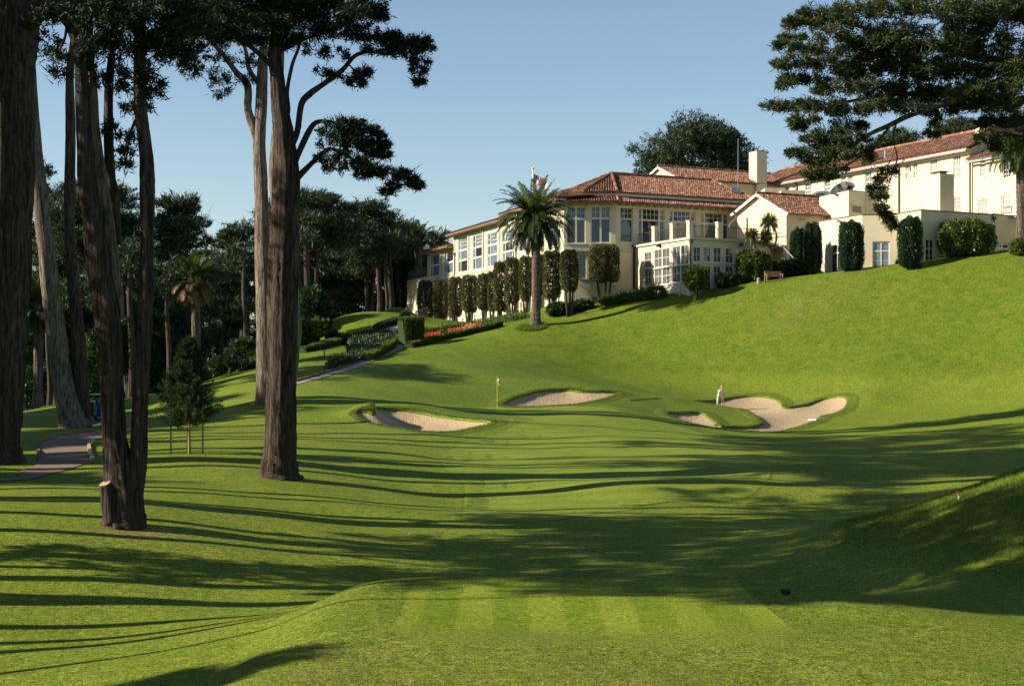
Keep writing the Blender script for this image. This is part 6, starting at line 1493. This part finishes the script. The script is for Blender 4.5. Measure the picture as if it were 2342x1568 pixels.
# iron gate by the square hedge
g0 = P(951, 788, 178); g1 = P(978, 785, 186); zg0 = gz(*g0[:2]); t = thing('iron_gate', (g0[0], g0[1], zg0), 'dark iron gate between the square-cut hedge and the clubhouse wall', 'gate')
n = 16
for i in range(n + 1):
    p = g0 + (g1 - g0) * i / n; z = gz(p[0], p[1]); m = MB(); m.bar((p[0], p[1], z), (p[0], p[1], z + 1.25), .05 if i not in (0, 8, n) else .12); m.obj('bar', M['metal'], t)
m = MB(); z0, z1 = gz(*g0[:2]), gz(*g1[:2]); m.bar((g0[0], g0[1], z0 + 1.25), (g1[0], g1[1], z1 + 1.25), .07); m.bar((g0[0], g0[1], z0 + .2), (g1[0], g1[1], z1 + .2), .07); m.obj('rail', M['metal'], t)
# flagpole with flag behind the lawn palm
Yf = 196; c = P(1219, 388, Yf); zb_ = 12.; t = thing('flagpole', (c[0], Yf, zb_), 'white flagpole with a striped flag, half hidden behind the lawn palm', 'flagpole')
m = MB(); m.cyl((c[0], Yf, zb_), (c[0], Yf, c[2]), .12, .07, 10); m.obj('pole', M['white'], t)
V, Fc = tube_np([(c[0], Yf, c[2]), (c[0], Yf, c[2] + .1), (c[0], Yf, c[2] + .25), (c[0], Yf, c[2] + .36)], [.08, .17, .17, .03], 10, 0); obj('finial', V, Fc, M['yellow'], t)
nx, ny = 26, 13; V = []
for j in range(ny + 1):
    for i in range(nx + 1):
        u, v = i / nx, j / ny; V.append((c[0] + .1 + 1.75 * u * (1 - .12 * v), Yf + .22 * math.sin(u * 10 + v * 1.5) * (.3 + u), c[2] - .55 - 1.15 * v - 1.0 * u ** 1.3))
Fq = [(j * (nx + 1) + i, j * (nx + 1) + i + 1, (j + 1) * (nx + 1) + i + 1, (j + 1) * (nx + 1) + i) for j in range(ny) for i in range(nx)]
fo = obj('flag_cloth', V, Fq, M['red'], t); fo.data.materials.append(M['white']); fo.data.materials.append(M['navy'])
for k, p in enumerate(fo.data.polygons):
    j, i = divmod(k, nx); p.material_index = 2 if (i < 10 and j < 7) else j % 2
m = MB()
for r_ in range(9):
    for k in range(6 if r_ % 2 == 0 else 5):
        u = (.02 + (k * 2 + (r_ % 2) + .6) / 12.5 * .36); v = (r_ + .8) / 10 * 7 / 13; p = np.array((c[0] + .1 + 1.75 * u * (1 - .12 * v), Yf + .22 * math.sin(u * 10 + v * 1.5) * (.3 + u) - .012, c[2] - .55 - 1.15 * v - 1.0 * u ** 1.3)); m.poly([p + (-.02, 0, -.02), p + (.02, 0, -.02), p + (.02, 0, .02), p + (-.02, 0, .02)])
tag(m.obj('star', M['white'], fo), kind='stuff')
# mast and small roof fittings
m = MB(); a = P(1688, 317, 183); m.cyl((a[0], 183, 17), (a[0], 183, a[2]), .06, .025, 6); m.bar((a[0] - .5, 183, a[2] - 4.2), (a[0] + .5, 183, a[2] - 4.2), .03); m.bar((a[0] - .3, 183, a[2] - 3.2), (a[0] + .3, 183, a[2] - 3.2), .03); m.obj('antenna_mast', M['zinc'], CLUB)
for px, py, Y in ((1647, 426, 172), (1684, 432, 170)):
    c = P(px, py, Y); m = MB(); m.hexa([c + q for q in ((-.5, 0, -.3), (.6, .1, -.5), (.6, .5, -.5), (-.5, .4, -.3), (-.5, .1, .2), (.4, .2, .1), (.4, .5, .1), (-.5, .4, .2))]); m.cyl(c + (0, .3, -1.6), c + (0, .3, -.3), .05, .05, 6); m.obj('floodlight', M['zinc'], CLUB)
# golf cart on the path, seen from behind
cx_, cy_ = P(228, 964, 110)[:2]; cz = gz(cx_, cy_) + .05; t = thing('golf_cart', (cx_, cy_, cz), 'golf cart parked on the shaded path behind the near trunks', 'golf cart')
def cb(x0, x1, y0, y1, z0, z1, nm, mt, par=None):
    m = MB(); m.box(cx_ + x0, cx_ + x1, cy_ + y0, cy_ + y1, cz + z0, cz + z1); o = m.obj(nm, M[mt], par or t)
    md = o.modifiers.new('bevel', 'BEVEL'); md.width = .03; md.segments = 2; return o
cb(-.56, .56, -1.05, .15, .28, .62, 'body', 'beige'); cb(-.5, .5, .152, .75, .26, .34, 'floor', 'black'); cb(-.54, .54, .752, 1.25, .28, .80, 'cowl', 'beige'); cb(-.53, .53, -.45, .08, .622, .74, 'seat', 'bluebag'); cb(-.53, .53, -.56, -.47, .76, 1.12, 'backrest', 'bluebag'); cb(-.58, .58, -1.0, .95, 1.80, 1.88, 'roof', 'beige'); cb(-.5, .5, -1.3, -1.06, .34, .42, 'bag_shelf', 'black')
for sx in (-.53, .49):
    cb(sx, sx + .04, -.62, -.58, .62, 1.798, 'roof_post', 'black'); cb(sx, sx + .04, .86, .90, .80, 1.798, 'roof_post', 'black')
m = MB(); m.poly([(cx_ - .5, cy_ + .88, cz + .85), (cx_ + .5, cy_ + .88, cz + .85), (cx_ + .5, cy_ + .86, cz + 1.7), (cx_ - .5, cy_ + .86, cz + 1.7)]); m.obj('windscreen', M['glass'], t)
for sx in (-.5, .5):
    for sy in (-.75, .85):
        V, Fc = tube_np([(cx_ + sx - .1, cy_ + sy, cz + .22), (cx_ + sx - .08, cy_ + sy, cz + .22), (cx_ + sx + .08, cy_ + sy, cz + .22), (cx_ + sx + .1, cy_ + sy, cz + .22)], [.19, .23, .23, .19], 18, 0); wv = obj('wheel', V, Fc, M['black'], t, True)
        V, Fc = tube_np([(cx_ + sx - .11, cy_ + sy, cz + .22), (cx_ + sx + .11, cy_ + sy, cz + .22)], [.11, .11], 12, 0); obj('rim', V, Fc, M['zinc'], wv)
    cb(sx - .12 if sx < 0 else sx - .06, sx + .06 if sx < 0 else sx + .12, -1.06, -1.04, .45, .55, 'tail_lamp', 'red')
V, Fc = tube_np([(cx_ - .38, cy_ + .5, cz + 1.08), (cx_ - .2, cy_ + .46, cz + 1.1), (cx_ - .1, cy_ + .5, cz + 1.08)], [.02] * 3, 6, 4); obj('steering_wheel', V, Fc, M['black'], t)
for sx, mt, lb in ((-.24, 'black', 'black golf bag strapped to the left of the cart back'), (.24, 'navy', 'navy golf bag strapped to the right of the cart back')):
    bt = thing('golf_bag', (cx_ + sx, cy_ - 1.18, cz + .43), lb, 'golf bag'); V, Fc = tube_np([(cx_ + sx, cy_ - 1.18, cz + .43), (cx_ + sx, cy_ - 1.16, cz + .9), (cx_ + sx, cy_ - 1.12, cz + 1.3)], [.13, .12, .14], 12, 3); obj('bag_body', V, Fc, M[mt], bt, True)
    for k in range(5): a = k * 1.26; m = MB(); q = np.array((cx_ + sx + .06 * math.cos(a), cy_ - 1.12 + .06 * math.sin(a), cz + 1.25)); m.bar(q, q + (.02 * math.cos(a), .02, .28), .025); m.bar(q + (.02 * math.cos(a), .02, .28), q + (.06 * math.cos(a), .0, .36), .06); m.obj('club', M['zinc'], bt)

# golfer bending over a shot in the right bunker
gx, gy = P(1646, 930, 125.6)[:2]; dB = -min(0, float(sdist(BUNK[2][0], np.array([gx]), np.array([gy]))[0])); gzz = gz(gx, gy) - .11 - BUNK[2][1] * (1 - math.exp(-dB / 1.3))
t = thing('person', (gx, gy, gzz), 'golfer in white shirt and tan cap bending over a shot in the right bunker', 'person')
J = {'pel': (0, .0, .92), 'bel': (-.01, -.06, 1.05), 'che': (-.02, -.24, 1.28), 'nek': (-.02, -.36, 1.43), 'hd0': (-.03, -.43, 1.50), 'hd1': (-.03, -.47, 1.60), 'hd2': (-.03, -.47, 1.68),
     'shL': (-.20, -.29, 1.36), 'elL': (-.27, -.36, 1.08), 'wrL': (-.03, -.50, .90), 'haL': (.02, -.52, .83), 'shR': (.17, -.29, 1.36), 'elR': (.23, -.38, 1.08), 'wrR': (.06, -.50, .84), 'haR': (.03, -.53, .76),
     'hpL': (-.13, .02, .88), 'knL': (-.21, -.07, .48), 'anL': (-.22, .0, .09), 'toL': (-.26, -.19, .04), 'hpR': (.13, .02, .88), 'knR': (.21, -.07, .48), 'anR': (.22, .0, .09), 'toR': (.26, -.19, .04)}
RD = {'pel': .17, 'bel': .165, 'che': .18, 'nek': .065, 'hd0': .075, 'hd1': .10, 'hd2': .085, 'shL': .085, 'elL': .052, 'wrL': .038, 'haL': .042, 'shR': .085, 'elR': .052, 'wrR': .038, 'haR': .042, 'hpL': .12, 'knL': .085, 'anL': .062, 'toL': .042, 'hpR': .12, 'knR': .085, 'anR': .062, 'toR': .042}
ks = list(J); ED = [('pel', 'bel'), ('bel', 'che'), ('che', 'nek'), ('nek', 'hd0'), ('hd0', 'hd1'), ('hd1', 'hd2'), ('che', 'shL'), ('shL', 'elL'), ('elL', 'wrL'), ('wrL', 'haL'), ('che', 'shR'), ('shR', 'elR'), ('elR', 'wrR'), ('wrR', 'haR'), ('pel', 'hpL'), ('hpL', 'knL'), ('knL', 'anL'), ('anL', 'toL'), ('pel', 'hpR'), ('hpR', 'knR'), ('knR', 'anR'), ('anR', 'toR')]
for s, hd in (('L', 'haL'), ('R', 'haR')):                       # five short bent fingers on each hand, closed round the grip
    for k in range(5):
        a = np.array(J[hd]) + ((-.035 if s == 'L' else .035) * (.3 if k < 4 else -.4), -.01, .03 - k * .017)
        for j, dd in enumerate(((.0, -.03, 0), (.03 if s == 'L' else -.03, -.045, -.004), (.05 if s == 'L' else -.05, -.02, -.008))):
            J[f'f{s}{k}{j}'] = tuple(a + np.array(dd)); RD[f'f{s}{k}{j}'] = .0095 - .001 * j; ED.append((hd if j == 0 else f'f{s}{k}{j-1}', f'f{s}{k}{j}'))
ks = list(J); sc_ = 1.0; yaw = R(20); cy, sy = math.cos(yaw), math.sin(yaw)
def rot(p): return (cy * p[0] - sy * p[1], sy * p[0] + cy * p[1], p[2])
me = bpy.data.meshes.new('body'); me.from_pydata([rot(J[k]) for k in ks], [(ks.index(a), ks.index(b_)) for a, b_ in ED], []); tmp = bpy.data.objects.new('body', me); COL.objects.link(tmp)
tmp.modifiers.new('skin', 'SKIN'); 
if not me.skin_vertices: pass
for i, k in enumerate(ks):
    sv = me.skin_vertices[0].data[i]; sv.radius = (RD[k], RD[k] * (.78 if k in ('che', 'bel', 'pel') else 1)); sv.use_root = (k == 'pel')
ss = tmp.modifiers.new('sub', 'SUBSURF'); ss.levels = 2; ss.render_levels = 2
dg = bpy.context.evaluated_depsgraph_get(); me2 = bpy.data.meshes.new_from_object(tmp.evaluated_get(dg)); bpy.data.objects.remove(tmp)
me2.materials.clear()
for q in ('white', 'khaki', 'skin', 'black'): me2.materials.append(M[q])
inv = Matrix.Rotation(-yaw, 3, 'Z')
for p in me2.polygons:
    c_ = inv @ p.center; p.use_smooth = True
    if c_.z > 1.445 and c_.y < -.3: p.material_index = 2
    elif c_.z < .12: p.material_index = 3
    elif c_.z < .98 and c_.y > -.3: p.material_index = 1
    elif c_.y < -.3 and c_.z < 1.15: p.material_index = 2
    else: p.material_index = 0
body = link(bpy.data.objects.new('body', me2), t)
def at_head(p): return tuple(np.array(rot(p)) + (gx, gy, gzz))
V, Fc = tube_np([at_head((-.03, -.455, 1.625)), at_head((-.03, -.46, 1.68)), at_head((-.03, -.46, 1.735)), at_head((-.03, -.46, 1.755))], [.112, .11, .075, .02], 14, 3); cp = obj('cap', V, Fc, M['cap'], body, True)
m = MB(); m.hexa([at_head(q) for q in ((-.11, -.66, 1.60), (.05, -.66, 1.60), (.06, -.53, 1.64), (-.12, -.53, 1.64), (-.11, -.66, 1.615), (.05, -.66, 1.615), (.06, -.53, 1.66), (-.12, -.53, 1.66))]); m.obj('peak', M['cap'], cp)
V, Fc = tube_np([at_head((-.03, -.565, 1.60)), at_head((-.03, -.60, 1.555)), at_head((-.03, -.575, 1.545))], [.012, .02, .012], 8, 2); obj('nose', V, Fc, M['skin'], body, True)
for sx in (-.068, .008): m = MB(); m.cyl(at_head((sx, -.555, 1.60)), at_head((sx, -.562, 1.60)), .012, .012, 8); m.obj('eye', M['dark'], body)
for sx in (-.135, .075): m = MB(); m.hexa([at_head((sx + a, -.45 + b_, 1.56 + c_)) for a, b_, c_ in ((-.012, -.03, 0), (.012, -.03, 0), (.012, .03, 0), (-.012, .03, 0), (-.012, -.03, .07), (.012, -.03, .07), (.012, .03, .07), (-.012, .03, .07))]); m.obj('ear', M['skin'], body)
m = MB(); m.bar(at_head((-.07, -.575, 1.525)), at_head((.01, -.575, 1.525)), .01); m.obj('mouth', M['red'], body)
ct = thing('golf_club', at_head((.03, -.53, .78)), 'steel golf club held low by the golfer in the bunker', 'golf club'); m = MB(); m.bar(at_head((.0, -.50, .95)), at_head((.03, -.54, .72)), .032); m.obj('grip', M['black'], ct)
m = MB(); m.bar(at_head((.03, -.54, .72)), at_head((.10, -.75, .06)), .016); m.obj('shaft', M['zinc'], ct); m = MB(); m.hexa([at_head(q) for q in ((.08, -.78, .02), (.20, -.78, .02), (.20, -.75, .02), (.08, -.75, .02), (.08, -.77, .06), (.20, -.76, .09), (.20, -.74, .09), (.08, -.75, .06))]); m.obj('club_head', M['zinc'], ct)
